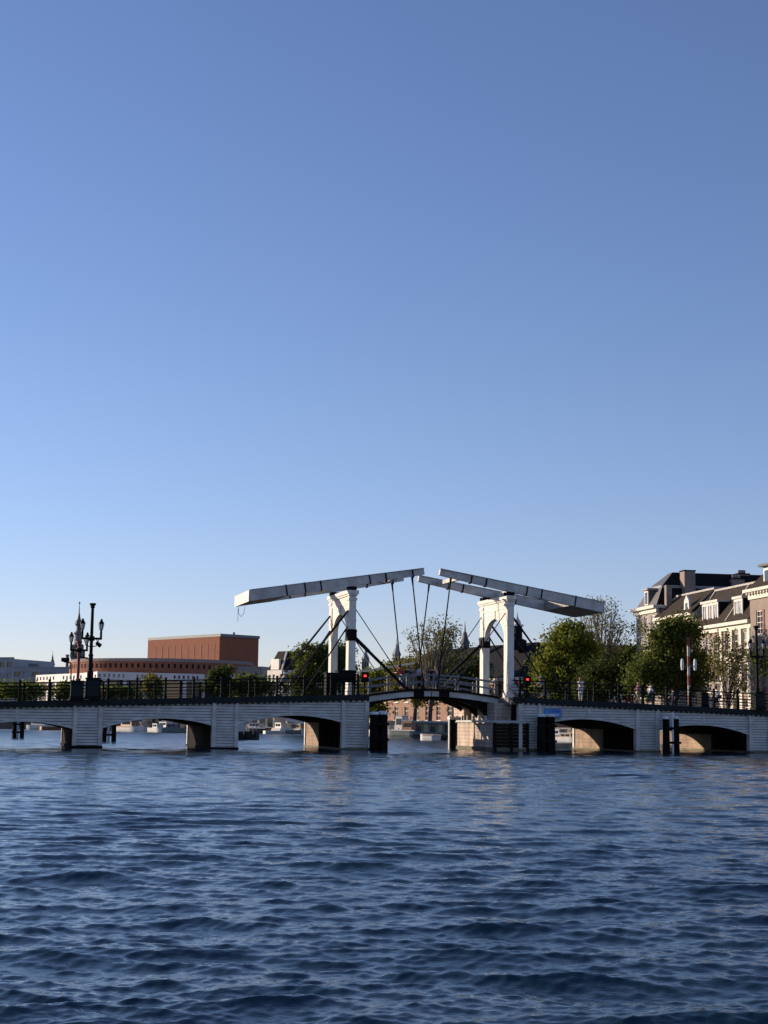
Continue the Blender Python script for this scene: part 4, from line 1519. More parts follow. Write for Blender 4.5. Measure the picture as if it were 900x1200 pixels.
# --- the music theatre: brick fly tower, round brick drum, white base
def theatre():
    Yc = 380.0
    c = at(255, 842, Yc)
    t = thing('brick_theatre', 'orange brick theatre with a boxy upper block over a round drum and white base', 'theatre', (c.x, c.y, GZ))
    o = Vector((c.x, c.y, 0))
    l = at(170.5, 842, 404.0)
    r = at(301, 842, 389.0)
    zt = at(255, 742.5, Yc).z - GZ
    z0 = 6.0
    far = Vector((l.x, l.y, 0)) + Vector((r.x, r.y, 0)) - o
    A, B, Cc, D = Vector((l.x, l.y, 0)) - o, Vector((0, 0, 0)), Vector((r.x, r.y, 0)) - o, far - o
    mb = MB()
    cz = zt - 0.7
    mb.hexa([A + Z3 * z0, B + Z3 * z0, Cc + Z3 * z0, D + Z3 * z0, A + Z3 * cz, B + Z3 * cz, Cc + Z3 * cz, D + Z3 * cz])
    fly = mb.build('fly_tower', 'brickred', t)
    k = 1.012
    ctr = (A + D) / 2
    S = lambda p_: ctr + (p_ - ctr) * k
    mb = MB()
    mb.hexa([S(A) + Z3 * cz, S(B) + Z3 * cz, S(Cc) + Z3 * cz, S(D) + Z3 * cz, S(A) + Z3 * zt, S(B) + Z3 * zt, S(Cc) + Z3 * zt, S(D) + Z3 * zt])
    mb.build('parapet', 'greypaint', fly)
    fl, L = line_face((l.x, l.y), (c.x, c.y), (c.x, c.y))
    mb = MB()
    for i in range(1, 11):
        a = L * i / 11 + 0.9
        if a < L - 1:
            mb.fbox(fl, a - 0.09, a + 0.09, zt - 9.2, zt - 2.4, 0.01, 0.07)
    mb.build('panel_joints', 'brickbrown', fly)
    mb = MB()
    mb.tube(Cc * 0.55 + A * 0.1 + Z3 * zt, Cc * 0.55 + A * 0.1 + Z3 * (zt + 0.8), 0.28)
    mb.build('roof_vent', 'greypaint', fly)
    # drum
    dc = at(190, 842, 392)
    dc = Vector((dc.x, dc.y, 0)) - o
    R_ = 23.5
    zd1 = at(180, 771.5, 370).z - GZ
    zd0 = at(180, 790, 370).z - GZ
    mb = MB()
    mb.lathe([(R_, zd0), (R_, zd1 - 0.8)], dc, 96)
    drum = mb.build('drum', 'brickred', t)
    mb = MB()
    mb.lathe([(R_ + .12, zd1 - 0.8), (R_ + .12, zd1 - 0.25), (R_ - .3, zd1)], dc, 96)
    mb.build('drum_parapet', 'brickbrown', drum)
    mb = MB()
    for k_ in range(34):
        an = math.pi + 0.15 + k_ * 0.062
        u = Vector((-math.sin(an), math.cos(an), 0))
        n_ = Vector((math.cos(an), math.sin(an), 0))
        mb.fbox((dc + n_ * R_, u, n_), -0.25, 0.25, zd1 - 2.3, zd1 - 1.3, 0.0, 0.06)
    mb.build('drum_slits', 'slate', drum, fix=False)
    # stepped brick wing at right of the drum with ochre lines
    w0 = at(171, 842, 370)
    w1 = at(268, 842, 377)
    fw_, Lw = line_face((w0.x, w0.y), (w1.x, w1.y), (c.x, c.y))
    zz = lambda py: at(220, py, 364).z - GZ
    mb = MB()
    mb.fbox(fw_, 0, Lw, zz(790), zz(771.5), -16, 0)
    mb.fbox(fw_, Lw, Lw + 1.6, zz(790), zz(779), -14, -0.2)
    wing = mb.build('brick_wing', 'brickred', t)
    mb = MB()
    mb.fbox(fw_, 0.2, Lw + 1.0, zz(778.6), zz(777.6), 0.01, 0.25)
    mb.fbox(fw_, 0.2, Lw + 0.4, zz(775.8), zz(775.2), 0.01, 0.15)
    mb.build('ochre_bands', 'gold', wing)
    # white base with windows
    b0 = at(112, 842, 355)
    b1 = at(275, 842, 369)
    b2 = at(40, 842, 385)
    for (p_, q_, yt, yb, nwin, nm) in ((b0, b1, 789.5, 798.5, 30, 'base_band'), (b2, b0, 790.5, 800, 18, 'base_band')):
        f_, L_ = line_face((p_.x, p_.y), (q_.x, q_.y), (c.x, c.y))
        za, zb_ = zz(yb), zz(yt)
        st = L_ / nwin
        rects = [(k_ * st + st * 0.28, k_ * st + st * 0.72, za + (zb_ - za) * 0.30, za + (zb_ - za) * 0.74) for k_ in range(nwin) if k_ % 8 < 6]
        mb = MB()
        mb.wall(f_, 0, L_, za, zb_, rects, 0.25)
        O_, U_, N_ = f_
        mb.add([O_ + Z3 * zb_, O_ + U_ * L_ + Z3 * zb_, O_ + U_ * L_ - N_ * 14 + Z3 * zb_, O_ - N_ * 14 + Z3 * zb_], [(0, 1, 2, 3)])
        mb.add([O_ + Z3 * za, O_ + U_ * L_ + Z3 * za, O_ + U_ * L_ - N_ * 14 + Z3 * za, O_ - N_ * 14 + Z3 * za], [(3, 2, 1, 0)])
        mb.add([O_ + Z3 * za, O_ - N_ * 14 + Z3 * za, O_ - N_ * 14 + Z3 * zb_, O_ + Z3 * zb_], [(3, 2, 1, 0)])
        band = mb.build(nm, 'marble', t, fix=False)
        for r_ in rects:
            mb = MB()
            mb.fbox(f_, r_[0] - .04, r_[1] + .04, r_[2] - .04, r_[3] + .04, -0.32, -0.24)
            mb.build('window', 'glass', band)
        # glazed ground floor with white columns
        mb = MB()
        mb.fbox(f_, 0.3, L_ - 0.3, 0, za - 0.01, -5, -1.6)
        mb.build('glazed_foyer', 'glass', t)
        for k_ in range(7):
            a = L_ * (k_ + 0.3) / 7
            mb = MB()
            mb.fbox(f_, a, a + 0.8, 0, za - 0.005, -0.9, -0.1)
            mb.build('column', 'marble', t)
    # lower grey wing right of the fly tower
    g0, g1 = at(276, 842, 350), at(306, 842, 348)
    f_, L_ = line_face((g0.x, g0.y), (g1.x, g1.y), (c.x, c.y))
    mb = MB()
    mb.fbox(f_, 0, L_, 0, at(290, 781, 349).z - GZ, -12, 0)
    mb.build('grey_wing', 'greypaint', t)


theatre()


def far_house():
    Y = 320
    a, b = at(312, 842, Y + 4), at(329, 842, Y)
    t = thing('gabled_house', 'sunlit house with a steep black roof between the theatre and the trees', 'house', (b.x, b.y, GZ))
    fc, L = line_face((a.x, a.y), (b.x, b.y), (b.x, b.y))
    O, U, N = fc
    zc = at(325, 785, Y).z - GZ
    zr = at(330, 762.5, Y).z - GZ
    dep = 17
    V = U * 1.0
    P = lambda a_, d, z: O + U * a_ + Vector((0.82, 0.57, 0)) * d + Z3 * z
    rects = [(0.5, 1.3, zc - 2.6, zc - 0.9), (1.9, 2.7, zc - 2.6, zc - 0.9), (0.5, 1.3, zc - 6, zc - 4), (1.9, 2.7, zc - 6, zc - 4)]
    mb = MB()
    mb.wall(fc, 0, L, 0, zc, rects)
    mb.add([P(L, 0, 0), P(L, dep, 0), P(L, dep, zc), P(L, 0, zc)], [(0, 1, 2, 3)])
    mb.add([P(0, 0, 0), P(0, dep, 0), P(0, dep, zc), P(0, 0, zc)], [(3, 2, 1, 0)])
    mb.build('wall', 'cream', t, fix=False)
    for r in rects:
        window(t, fc, *r, nv=1, nh=2)
    mb = MB()
    mb.add([P(0, 0, zc), P(L, 0, zc), P(L, dep, zc), P(0, dep, zc), P(1.4, 1.6, zr), P(L - 0.6, 1.6, zr), P(L - .6, dep, zr), P(1.4, dep, zr)], [(0, 1, 5, 4), (1, 2, 6, 5), (3, 0, 4, 7), (4, 5, 6, 7)])
    rf = mb.build('roof', 'slate', t, fix=False)
    mb = MB()
    mb.bar(P(L - .02, 0, zc), P(L - .62, 1.6, zr), .3, .3)
    mb.build('verge', 'cream', rf)
    mb = MB()
    mb.bar(P(L * 0.25, 0.2, zc + 1.2), P(L * 0.8, 0.2, zc + 1.2), 0.5, 2.2)
    mb.build('dormer', 'white', t)


far_house()


# ------------------------------------------------------------------ trees
def quads_mesh(ctr, ux, uy):
    n = len(ctr)
    v = np.empty((n, 4, 3))
    v[:, 0] = ctr - ux
    v[:, 1] = ctr - uy * 0.75
    v[:, 2] = ctr + ux
    v[:, 3] = ctr + uy * 0.75
    me = bpy.data.meshes.new('leaves')
    me.vertices.add(n * 4)
    me.vertices.foreach_set('co', v.reshape(-1))
    me.loops.add(n * 4)
    me.loops.foreach_set('vertex_index', np.arange(n * 4, dtype=np.int32))
    me.polygons.add(n)
    me.polygons.foreach_set('loop_start', np.arange(0, n * 4, 4, dtype=np.int32))
    me.polygons.foreach_set('loop_total', np.full(n, 4, dtype=np.int32))
    me.update(calc_edges=True)
    me.validate()
    return me


def tree(px, Y, blobs, leaf, n, label, name='broadleaf_tree', cat='tree', size=0.22, trunk=True, sigma=0.55, limbs=26, bare=0.0, group='trees on the banks', twigs=0, per=26, tr=0.30, bark='bark', lobes=5):
    base = at(px, 850, Y)
    root = thing(name, label, cat, (base.x, Y, GZ), 0, group)
    m = Y / 1800.0
    B = []
    for (cx, cy, rx, ry) in blobs:
        q = at(cx, cy, Y)
        B.append((Vector((q.x - base.x, RNG.uniform(-0.3, 0.3) * rx * m, q.z - GZ)), rx * m, ry * m))
    for b in list(B):          # side lobes and hollows make the outline uneven
        for _ in range(lobes):
            dd = Vector(RNG.normal(size=3)).normalized()
            f = RNG.uniform(0.22, 0.42)
            B.append((b[0] + Vector((dd.x * b[1], dd.y * b[1], dd.z * b[2])) * RNG.uniform(0.72, 1.0), b[1] * f, b[2] * f))
    vol = np.array([b[1] * b[1] * b[2] for b in B]) ** 0.8
    prob = vol / vol.sum()
    nc = max(6, n // per)
    which = RNG.choice(len(B), nc, p=prob)
    d = RNG.normal(size=(nc, 3))
    d /= np.linalg.norm(d, axis=1)[:, None]
    rad = RNG.uniform(0.0, 1.0, nc) ** 0.42
    cc = np.array([[*B[i][0]] for i in which]) + d * rad[:, None] * np.array([[B[i][1], B[i][1] * 0.9, B[i][2]] for i in which])
    cc[:, 2] = np.maximum(cc[:, 2], 1.2 if trunk else 0.25)
    # trunk and limbs
    ctr = sum((b[0] * p for b, p in zip(B, prob)), Vector((0, 0, 0)))
    fork = Vector((ctr.x * 0.25, 0, max(1.6, ctr.z * 0.42)))
    if trunk:
        mb = MB()
        mb.tube((0, 0, -0.2), fork * 0.5, tr * 1.25, tr, 8)
        mb.tube(fork * 0.5, fork, tr, tr * 0.8, 8)
        mb.build('trunk', 'bark', root)  # darker than the twigs
        mb = MB()
        idx = RNG.choice(nc, min(limbs, nc), replace=False)
        for i in idx:
            e = Vector(cc[i])
            s0 = fork * RNG.uniform(0.75, 1.0)
            mid = s0.lerp(e, 0.5) + Vector((RNG.uniform(-.4, .4), RNG.uniform(-.4, .4), RNG.uniform(0.1, 0.8)))
            mb.tube(s0, mid, tr * 0.42, tr * 0.24, 5)
            mb.tube(mid, e, tr * 0.24, 0.025, 5)
            for _ in range(twigs):
                f = RNG.uniform(0.15, 1)
                a = mid.lerp(e, f)
                dd = Vector(RNG.normal(size=3))
                dd.z = abs(dd.z) + 0.9
                mb.tube(a, a + dd.normalized() * RNG.uniform(0.6, 1.9), 0.026, 0.010, 3)
        mb.build('limbs', bark, root, fix=False)
    k = RNG.integers(0, nc, n)
    cs = RNG.uniform(0.6, 1.35, nc) * sigma
    pts = cc[k] + RNG.normal(size=(n, 3)) * cs[k][:, None] * np.array([1, 1, 0.7])
    pts[:, 2] = np.maximum(pts[:, 2], 0.15)
    a = RNG.normal(size=(n, 3))
    a /= np.linalg.norm(a, axis=1)[:, None]
    b = np.cross(a, RNG.normal(size=(n, 3)))
    b /= np.linalg.norm(b, axis=1)[:, None]
    sz = RNG.uniform(0.6, 1.3, n)[:, None] * size
    me = quads_mesh(pts, a * sz, b * sz)
    me.materials.append(M[leaf])
    cr = bpy.data.objects.new('crown', me)
    COL.objects.link(cr)
    cr.parent = root
    return root


tree(672, 186, [(668, 770, 31, 40), (649, 787, 22, 33), (683, 760, 18, 26), (664, 743, 17, 18), (640, 802, 15, 27), (688, 802, 28, 28)], 'leafA', 26000, 'large bright green tree right of the portal on the masonry pier', limbs=30, size=0.16, per=75, sigma=0.55)
tree(722, 179, [(722, 792, 30, 27), (703, 803, 30, 25), (737, 775, 13, 14), (745, 800, 14, 22)], 'leafC', 16000, 'low dark green tree between the bright tree and the mansard house', size=0.16, per=65)
tree(704, 196, [(704, 735, 24, 32), (724, 745, 18, 32), (688, 735, 16, 26), (706, 712, 22, 12), (734, 765, 11, 20)], 'leafE', 2000, 'thinly leafed twiggy tree behind the large bright tree', size=0.14, limbs=60, twigs=8, sigma=0.55, per=14, bark='twig')
tree(792, 160, [(791, 772, 40, 40), (783, 748, 29, 22), (764, 788, 24, 26), (813, 787, 20, 27), (800, 738, 22, 16), (745, 798, 12, 18)], 'leafB', 26000, 'round dark green tree in front of the mansard house', limbs=24, size=0.145, per=75, sigma=0.5)
tree(853, 149, [(850, 775, 16, 32), (865, 785, 18, 30), (840, 760, 10, 20)], 'leafD', 1100, 'sparse yellow green sapling in front of the white dormer house', size=0.15, limbs=30, twigs=5, sigma=0.5, per=12, tr=0.13)
tree(889, 146, [(889, 768, 10, 16), (893, 785, 9, 12)], 'leafB', 500, 'small leafy sapling behind the right hand lamp', size=0.15, limbs=14, twigs=2, sigma=0.4, tr=0.1)
tree(372, 246, [(372, 790, 25, 30), (350, 802, 20, 20), (398, 785, 20, 32), (366, 770, 20, 14), (385, 768, 18, 14), (412, 795, 10, 22)], 'leafB', 18000, 'broad green tree behind the left portal', size=0.2, per=60)
tree(440, 236, [(437, 800, 17, 17), (456, 792, 14, 15), (440, 830, 14, 12), (425, 815, 10, 18)], 'leafA', 8000, 'bright bushy tree right of the glowing red light', size=0.19)
tree(503, 222, [(508, 752, 26, 28), (535, 752, 22, 24), (484, 765, 16, 26), (520, 735, 20, 14), (500, 740, 16, 16), (555, 765, 10, 18)], 'leafD', 2400, 'tall nearly bare tree behind the middle of the drawbridge', size=0.15, limbs=60, twigs=6, sigma=0.5, per=16, bark='twig')
tree(485, 229, [(488, 788, 28, 18), (470, 800, 18, 16), (515, 790, 22, 16), (500, 815, 18, 14)], 'leafD', 12000, 'olive green tree behind the onlookers on the drawbridge', size=0.19)
tree(548, 226, [(545, 787, 24, 20), (562, 793, 14, 18), (530, 795, 14, 14)], 'leafB', 4500, 'green tree in front of the black hipped roof', size=0.25)
tree(258, 262, [(257, 803, 13, 16), (262, 790, 9, 11)], 'leafC', 3200, 'upright dark tree in front of the theatre wing', size=0.28)
tree(288, 264, [(286, 805, 20, 13), (306, 806, 14, 12)], 'leafB', 3600, 'rounded green tree below the right end of the theatre', size=0.28)
tree(180, 266, [(178, 806, 11, 11), (176, 797, 6, 6)], 'leafD', 1500, 'small yellowish tree in front of the theatre base', size=0.26)
tree(130, 268, [(128, 811, 13, 8), (150, 813, 10, 6)], 'leafB', 1700, 'low green bush in front of the round brick drum', size=0.26, name='bush', cat='bush', trunk=False)
tree(20, 276, [(12, 810, 22, 10), (38, 810, 14, 9)], 'leafA', 2800, 'light green bush below the grey office block', size=0.28, name='bush', cat='bush', trunk=False)
tree(78, 272, [(76, 811, 10, 9)], 'leafB', 1200, 'little green bush left of the dark lamp boxes', size=0.26, name='bush', cat='bush', trunk=False)
tree(630, 200, [(628, 808, 14, 18)], 'leafC', 2500, 'dark tree left of the large bright tree', size=0.24)


# ------------------------------------------------------------------ boats
def hull_mb(L, Bm, fb, bow=0.35, draft=0.4, n=14):
    mb = MB()
    rings = []
    for i in range(n + 1):
        t = i / n
        x = -L / 2 + L * t
        bt = 1.0 if t < 1 - bow else max(0.03, 1 - ((t - (1 - bow)) / bow) ** 2.0)
        if t < 0.12:
            bt = 0.82 + 0.18 * t / 0.12
        sh = fb * (1 + 0.35 * max(0, t - 0.5) ** 2 * 4 * 0.35)
        hb = Bm / 2 * bt
        rings.append([(x, -hb, sh), (x, -hb * 0.92, sh * 0.3), (x, -hb * 0.7, -draft), (x, hb * 0.7, -draft), (x, hb * 0.92, sh * 0.3), (x, hb, sh)])
    vs_ = [p for r in rings for p in r]
    fs = []
    for i in range(n):
        for k in range(5):
            fs.append((i * 6 + k, i * 6 + k + 1, (i + 1) * 6 + k + 1, (i + 1) * 6 + k))
        fs.append((i * 6 + 5, i * 6, (i + 1) * 6, (i + 1) * 6 + 5))
    fs.append((0, 1, 2, 3, 4, 5))
    fs.append(tuple(n * 6 + k for k in range(5, -1, -1)))
    return mb.add(vs_, fs)


def boat(px, Y, L, Bm, fb, rz, label, hullm, cabin=(), name='motor_boat', cat='boat', group='boats on the far water', rail=True, mast=0, fenders=0, stripe=None):
    """cabin: list of (x0, x1, half width, z0, z1, material, windows)"""
    p = at(px, 850, Y)
    t = thing(name, label, cat, (p.x, Y, 0), rz, group)
    h = hull_mb(L, Bm, fb).build('hull', hullm, t)
    if stripe:
        mb = MB()
        for sg in (-1, 1):
            mb.bar((-L / 2, sg * Bm / 2 * 0.99, fb * 0.92), (L * 0.15, sg * Bm / 2 * 1.0, fb * 0.94), 0.08, 0.12)
        mb.build('rubbing_strake', stripe, h)
    for (x0, x1, hw, z0, z1, cm, nw) in cabin:
        mb = MB()
        s_ = 0.1 * (x1 - x0)
        mb.hexa([(x0, -hw, z0), (x1, -hw, z0), (x1, hw, z0), (x0, hw, z0), (x0 + s_ * .3, -hw * .94, z1), (x1 - s_, -hw * .94, z1), (x1 - s_, hw * .94, z1), (x0 + s_ * .3, hw * .94, z1)])
        c_ = mb.build('cabin', cm, t)
        mb = MB()
        mb.box(x0 - 0.1, x1 - s_ + 0.15, -hw * 1.02, hw * 1.02, z1, z1 + 0.07)
        mb.build('cabin_roof', 'lightgrey', c_)
        for k in range(nw):
            a = x0 + s_ + (x1 - x0 - 2.5 * s_) * (k + 0.15) / nw
            b = x0 + s_ + (x1 - x0 - 2.5 * s_) * (k + 0.85) / nw
            mb = MB()
            for sg in (-1, 1):
                mb.box(a, b, sg * hw * 0.99 - 0.03, sg * hw * 0.99 + 0.03, z0 + (z1 - z0) * .4, z0 + (z1 - z0) * .82)
            mb.build('window', 'glass', c_)
    if rail:
        mb = MB()
        for x in (L * 0.2, L * 0.3, L * 0.4):
            hb = Bm / 2 * (0.9 if x < L * 0.25 else 0.6 if x < L * .35 else .38)
            for sg in (-1, 1):
                mb.tube((x, sg * hb, fb), (x, sg * hb, fb + 0.6), 0.025, n=5)
        mb.build('bow_rail', 'chrome', t)
    if mast:
        MB().tube((0, 0, fb), (0, 0, fb + mast), 0.06, 0.03, 6).build('mast', 'wood', t)
    for k in range(fenders):
        MB().lathe([(0.05, -0.3), (0.22, -0.2), (0.22, 0.3), (0.05, 0.4)], (-L * .3 + k * L * .2, -Bm / 2 - 0.2, fb * 0.6), 8).build('fender', 'rubber', t)
    return t


def houseboat(px, Y, L, Bm, hh, rz, label, wallm, roofm, panels, panelm, hullm='hulldark'):
    p = at(px, 850, Y)
    t = thing('houseboat', label, 'houseboat', (p.x, Y, 0), rz, 'boats on the far water')
    mb = MB()
    mb.box(-L / 2, L / 2, -Bm / 2, Bm / 2, -0.6, 0.55)
    mb.build('hull', hullm, t)
    fc = (Vector((-L / 2 + .2, -Bm / 2 + .25, 0)), Vector((1, 0, 0)), Vector((0, -1, 0)))
    LL = L - .4
    st = LL / panels
    rects = [(k * st + st * .16, k * st + st * .84, 0.55 + hh * .2, 0.55 + hh * .85) for k in range(panels)]
    mb = MB()
    mb.wall(fc, 0, LL, 0.55, 0.55 + hh, rects, 0.1)
    x1, y1 = L / 2 - .2, Bm / 2 - .25
    mb.add([(-x1, -y1, .55), (-x1, y1, .55), (-x1, y1, .55 + hh), (-x1, -y1, .55 + hh), (x1, -y1, .55), (x1, y1, .55), (x1, y1, .55 + hh), (x1, -y1, .55 + hh)], [(3, 2, 1, 0), (4, 5, 6, 7), (1, 5, 6, 2)])
    w_ = mb.build('wall', wallm, t, fix=False)
    for i, r in enumerate(rects):
        mb = MB()
        mb.fbox(fc, r[0] - .02, r[1] + .02, r[2] - .02, r[3] + .02, -0.14, -0.08)
        mb.build('window', panelm if i % 2 else 'glass', t)
    mb = MB()
    mb.box(-L / 2, L / 2, -Bm / 2, Bm / 2, .55 + hh, .55 + hh + .2)
    mb.build('roof', roofm, t)
    return t


boat(154, 252, 7.2, 2.2, 0.85, -0.85, 'white boat with a brown wooden cabin under the second arch', 'hullwhite', [(-2.0, 1.4, 0.8, 0.75, 1.75, 'wood', 4)], stripe='wood')
boat(186, 246, 4.6, 1.8, 0.7, -0.9, 'small grey white boat in the middle of the second arch', 'hullwhite', [(-1.0, 0.5, 0.6, .6, 1.3, 'lightgrey', 2)])
boat(206, 238, 4.0, 1.8, 0.75, 0.0, 'dark low boat with a cluttered deck at the right of the second arch', 'hullgreen', [(-1.4, 0.2, 0.7, .75, 1.35, 'greypaint', 2)], mast=1.6)
boat(277, 166, 5.4, 2.0, 0.85, -0.35, 'dark tender with a fender row at the left side of the third arch', 'hulldark', [(-2.0, 0.9, 0.75, .8, 2.0, 'lightgrey', 3)], fenders=5)
houseboat(314, 256, 5.4, 3.4, 2.2, -0.62, 'cream houseboat with three windows in the third arch', 'cream', 'slate', 3, 'glass', 'hullwhite')
boat(300, 250, 5.0, 1.9, .9, 2.6, 'dark hulled launch with a white foredeck left of the cream houseboat', 'hulldark', [(-1.2, 1.2, .7, .9, 1.6, 'white', 3)], stripe='white')
boat(331, 250, 5.0, 1.9, .9, -0.9, 'white cabin cruiser right of the cream houseboat', 'hullwhite', [(-1.3, .5, .6, .8, 1.7, 'white', 2)])
boat(343, 243, 2.8, 1.4, .6, 0.1, 'small pale green open boat near the right side of the third arch', 'hullgreen', [], rail=False)
boat(352, 252, 5.2, 2.0, .8, -0.85, 'tan covered boat next to the lit end of the third arch pier', 'hullwhite', [(-1.8, 1.2, .8, .7, 1.5, 'tan', 2)])
boat(451, 232, 5.6, 2.0, .9, -0.85, 'white cruiser beside the pile cluster in the opening', 'hullwhite', [(-1.5, 1.0, .75, .8, 1.75, 'white', 3)])
boat(471, 216, 6.4, 2.4, 1.0, math.pi - 0.7, 'grey green tug with a white wheelhouse in the opening', 'hullgreen', [(-0.6, 0.7, .75, .9, 2.9, 'white', 2), (-2.4, -0.6, .85, .9, 2.2, 'wood', 3)], stripe='white', mast=3.0)
boat(447, 219, 4.4, 1.6, .5, -0.8, 'small low boat in front of the white cruiser', 'hullwhite', [(-.4, .8, .5, .5, 1.0, 'greypaint', 2)], rail=False)
houseboat(511, 200, 5.2, 3.2, 1.5, -0.35, 'grey houseboat with yellowish panels left of the masonry pier', 'greypaint', 'lightgrey', 5, 'yellowpanel')
boat(503, 178, 2.6, 1.4, .7, 2.4, 'short white round bowed dinghy in front of the grey houseboat', 'hullwhite', [], rail=False, stripe='tan')
boat(520, 184, 2.2, 1.3, .55, 0.0, 'low dark rowing boat in front of the grey houseboat', 'hulldark', [], rail=False)
boat(196, 258, 5.0, 1.9, .8, -0.8, 'white launch behind the dark low boat in the second arch', 'hullwhite', [(-1.4, .8, .7, .8, 1.6, 'white', 2)])
boat(166, 260, 4.2, 1.8, .7, -0.7, 'tan topped boat right behind the white boat with the brown cabin', 'hullwhite', [(-1.2, .8, .7, .7, 1.5, 'tan', 2)])
boat(322, 240, 3.4, 1.5, .5, 0.4, 'white rowing boat in front of the cream houseboat', 'hullwhite', [], rail=False)
boat(338, 262, 5.6, 2.0, .9, -0.95, 'wooden launch behind the white cabin cruiser', 'wood', [(-1.8, 1.0, .75, .9, 1.8, 'cream', 3)])
boat(462, 240, 5.6, 2.2, 1.0, -0.8, 'cream cabin boat behind the grey green tug', 'hullwhite', [(-2.0, 1.0, .8, 1.0, 2.2, 'cream', 3)])
boat(50, 268, 6.0, 2.0, .8, -0.5, 'long white boat behind the leftmost arch', 'hullwhite', [(-2.0, 1.2, .75, .8, 1.6, 'white', 4)])
boat(60, 262, 3.6, 1.6, .6, 0.5, 'small brown boat behind the leftmost arch', 'wood', [], rail=False)
boat(655, 182, 5.2, 2.0, .8, -0.85, 'grey boat moored beyond the arch below the blue sign', 'hullgreen', [(-1.2, .8, .7, .7, 1.4, 'lightgrey', 3)])
boat(668, 177, 4.6, 1.8, .6, -0.9, 'low tan boat near the lit pier of the arch below the blue sign', 'hullwhite', [(-1.2, .8, .6, .5, 1.0, 'tan', 2)], rail=False)


# ------------------------------------------------------------------ people
def skinned(verts, edges, radii, root=0, sub=2):
    me = bpy.data.meshes.new('sk')
    me.from_pydata([tuple(v) for v in verts], edges, [])
    ob = bpy.data.objects.new('sk', me)
    COL.objects.link(ob)
    md = ob.modifiers.new('Skin', 'SKIN')
    md.use_smooth_shade = True
    for i, r in enumerate(radii):
        sv_ = me.skin_vertices[0].data[i]
        sv_.radius = (r, r) if not isinstance(r, tuple) else r
        sv_.use_root = (i == root)
    ss_ = ob.modifiers.new('Sub', 'SUBSURF')
    ss_.levels = sub
    ss_.render_levels = sub
    dg = bpy.context.evaluated_depsgraph_get()
    res = bpy.data.meshes.new_from_object(ob.evaluated_get(dg))
    bpy.data.objects.remove(ob)
    return res


def mesh_obj(name, me, m, parent):
    me.materials.clear()
    me.materials.append(M[m])
    me.polygons.foreach_set('use_smooth', [True] * len(me.polygons))
    o = bpy.data.objects.new(name, me)
    COL.objects.link(o)
    o.parent = parent
    return o


def join_meshes(ms):
    bm_ = bmesh.new()
    for m_ in ms:
        bm_.from_mesh(m_)
    r = bpy.data.meshes.new('body')
    bm_.to_mesh(r)
    bm_.free()
    return r


POSES = {
    'stand': dict(pel=(0, 0, .93), chest=(0.0, 0, 1.32), neck=(0.01, 0, 1.48), head=(0.03, 0, 1.62), ls=(0, .18, 1.40), rs=(0, -.18, 1.40), le=(-.03, .24, 1.13), re=(-.03, -.24, 1.13), lw=(.06, .25, .90), rw=(.06, -.25, .90),
                  lk=(.02, .10, .49), rk=(.0, -.10, .49), la=(-.02, .10, .08), ra=(-.02, -.10, .08)),
    'lean': dict(pel=(-.12, 0, .92), chest=(.05, 0, 1.28), neck=(.13, 0, 1.42), head=(.20, 0, 1.55), ls=(.06, .18, 1.36), rs=(.06, -.18, 1.36), le=(.17, .24, 1.12), re=(.17, -.24, 1.12), lw=(.42, .18, 1.13), rw=(.42, -.18, 1.13),
                 lk=(-.06, .10, .49), rk=(-.02, -.12, .49), la=(-.16, .10, .08), ra=(-.05, -.12, .08)),
    'walk': dict(pel=(0, 0, .91), chest=(.03, 0, 1.31), neck=(.05, 0, 1.47), head=(.08, 0, 1.60), ls=(.02, .18, 1.39), rs=(.02, -.18, 1.39), le=(-.12, .23, 1.14), re=(.10, -.23, 1.13), lw=(.0, .24, .92), rw=(.28, -.20, .98),
                 lk=(.20, .10, .50), rk=(-.05, -.10, .48), la=(.22, .10, .09), ra=(-.34, -.10, .14)),
    'ride': dict(pel=(-.18, 0, .98), chest=(.02, 0, 1.36), neck=(.07, 0, 1.51), head=(.12, 0, 1.64), ls=(.03, .18, 1.43), rs=(.03, -.18, 1.43), le=(.15, .25, 1.20), re=(.15, -.25, 1.20), lw=(.38, .22, 1.10), rw=(.38, -.22, 1.10),
                 lk=(.18, .11, .78), rk=(.10, -.11, .60), la=(.02, .12, .42), ra=(-.02, -.12, .20)),
}


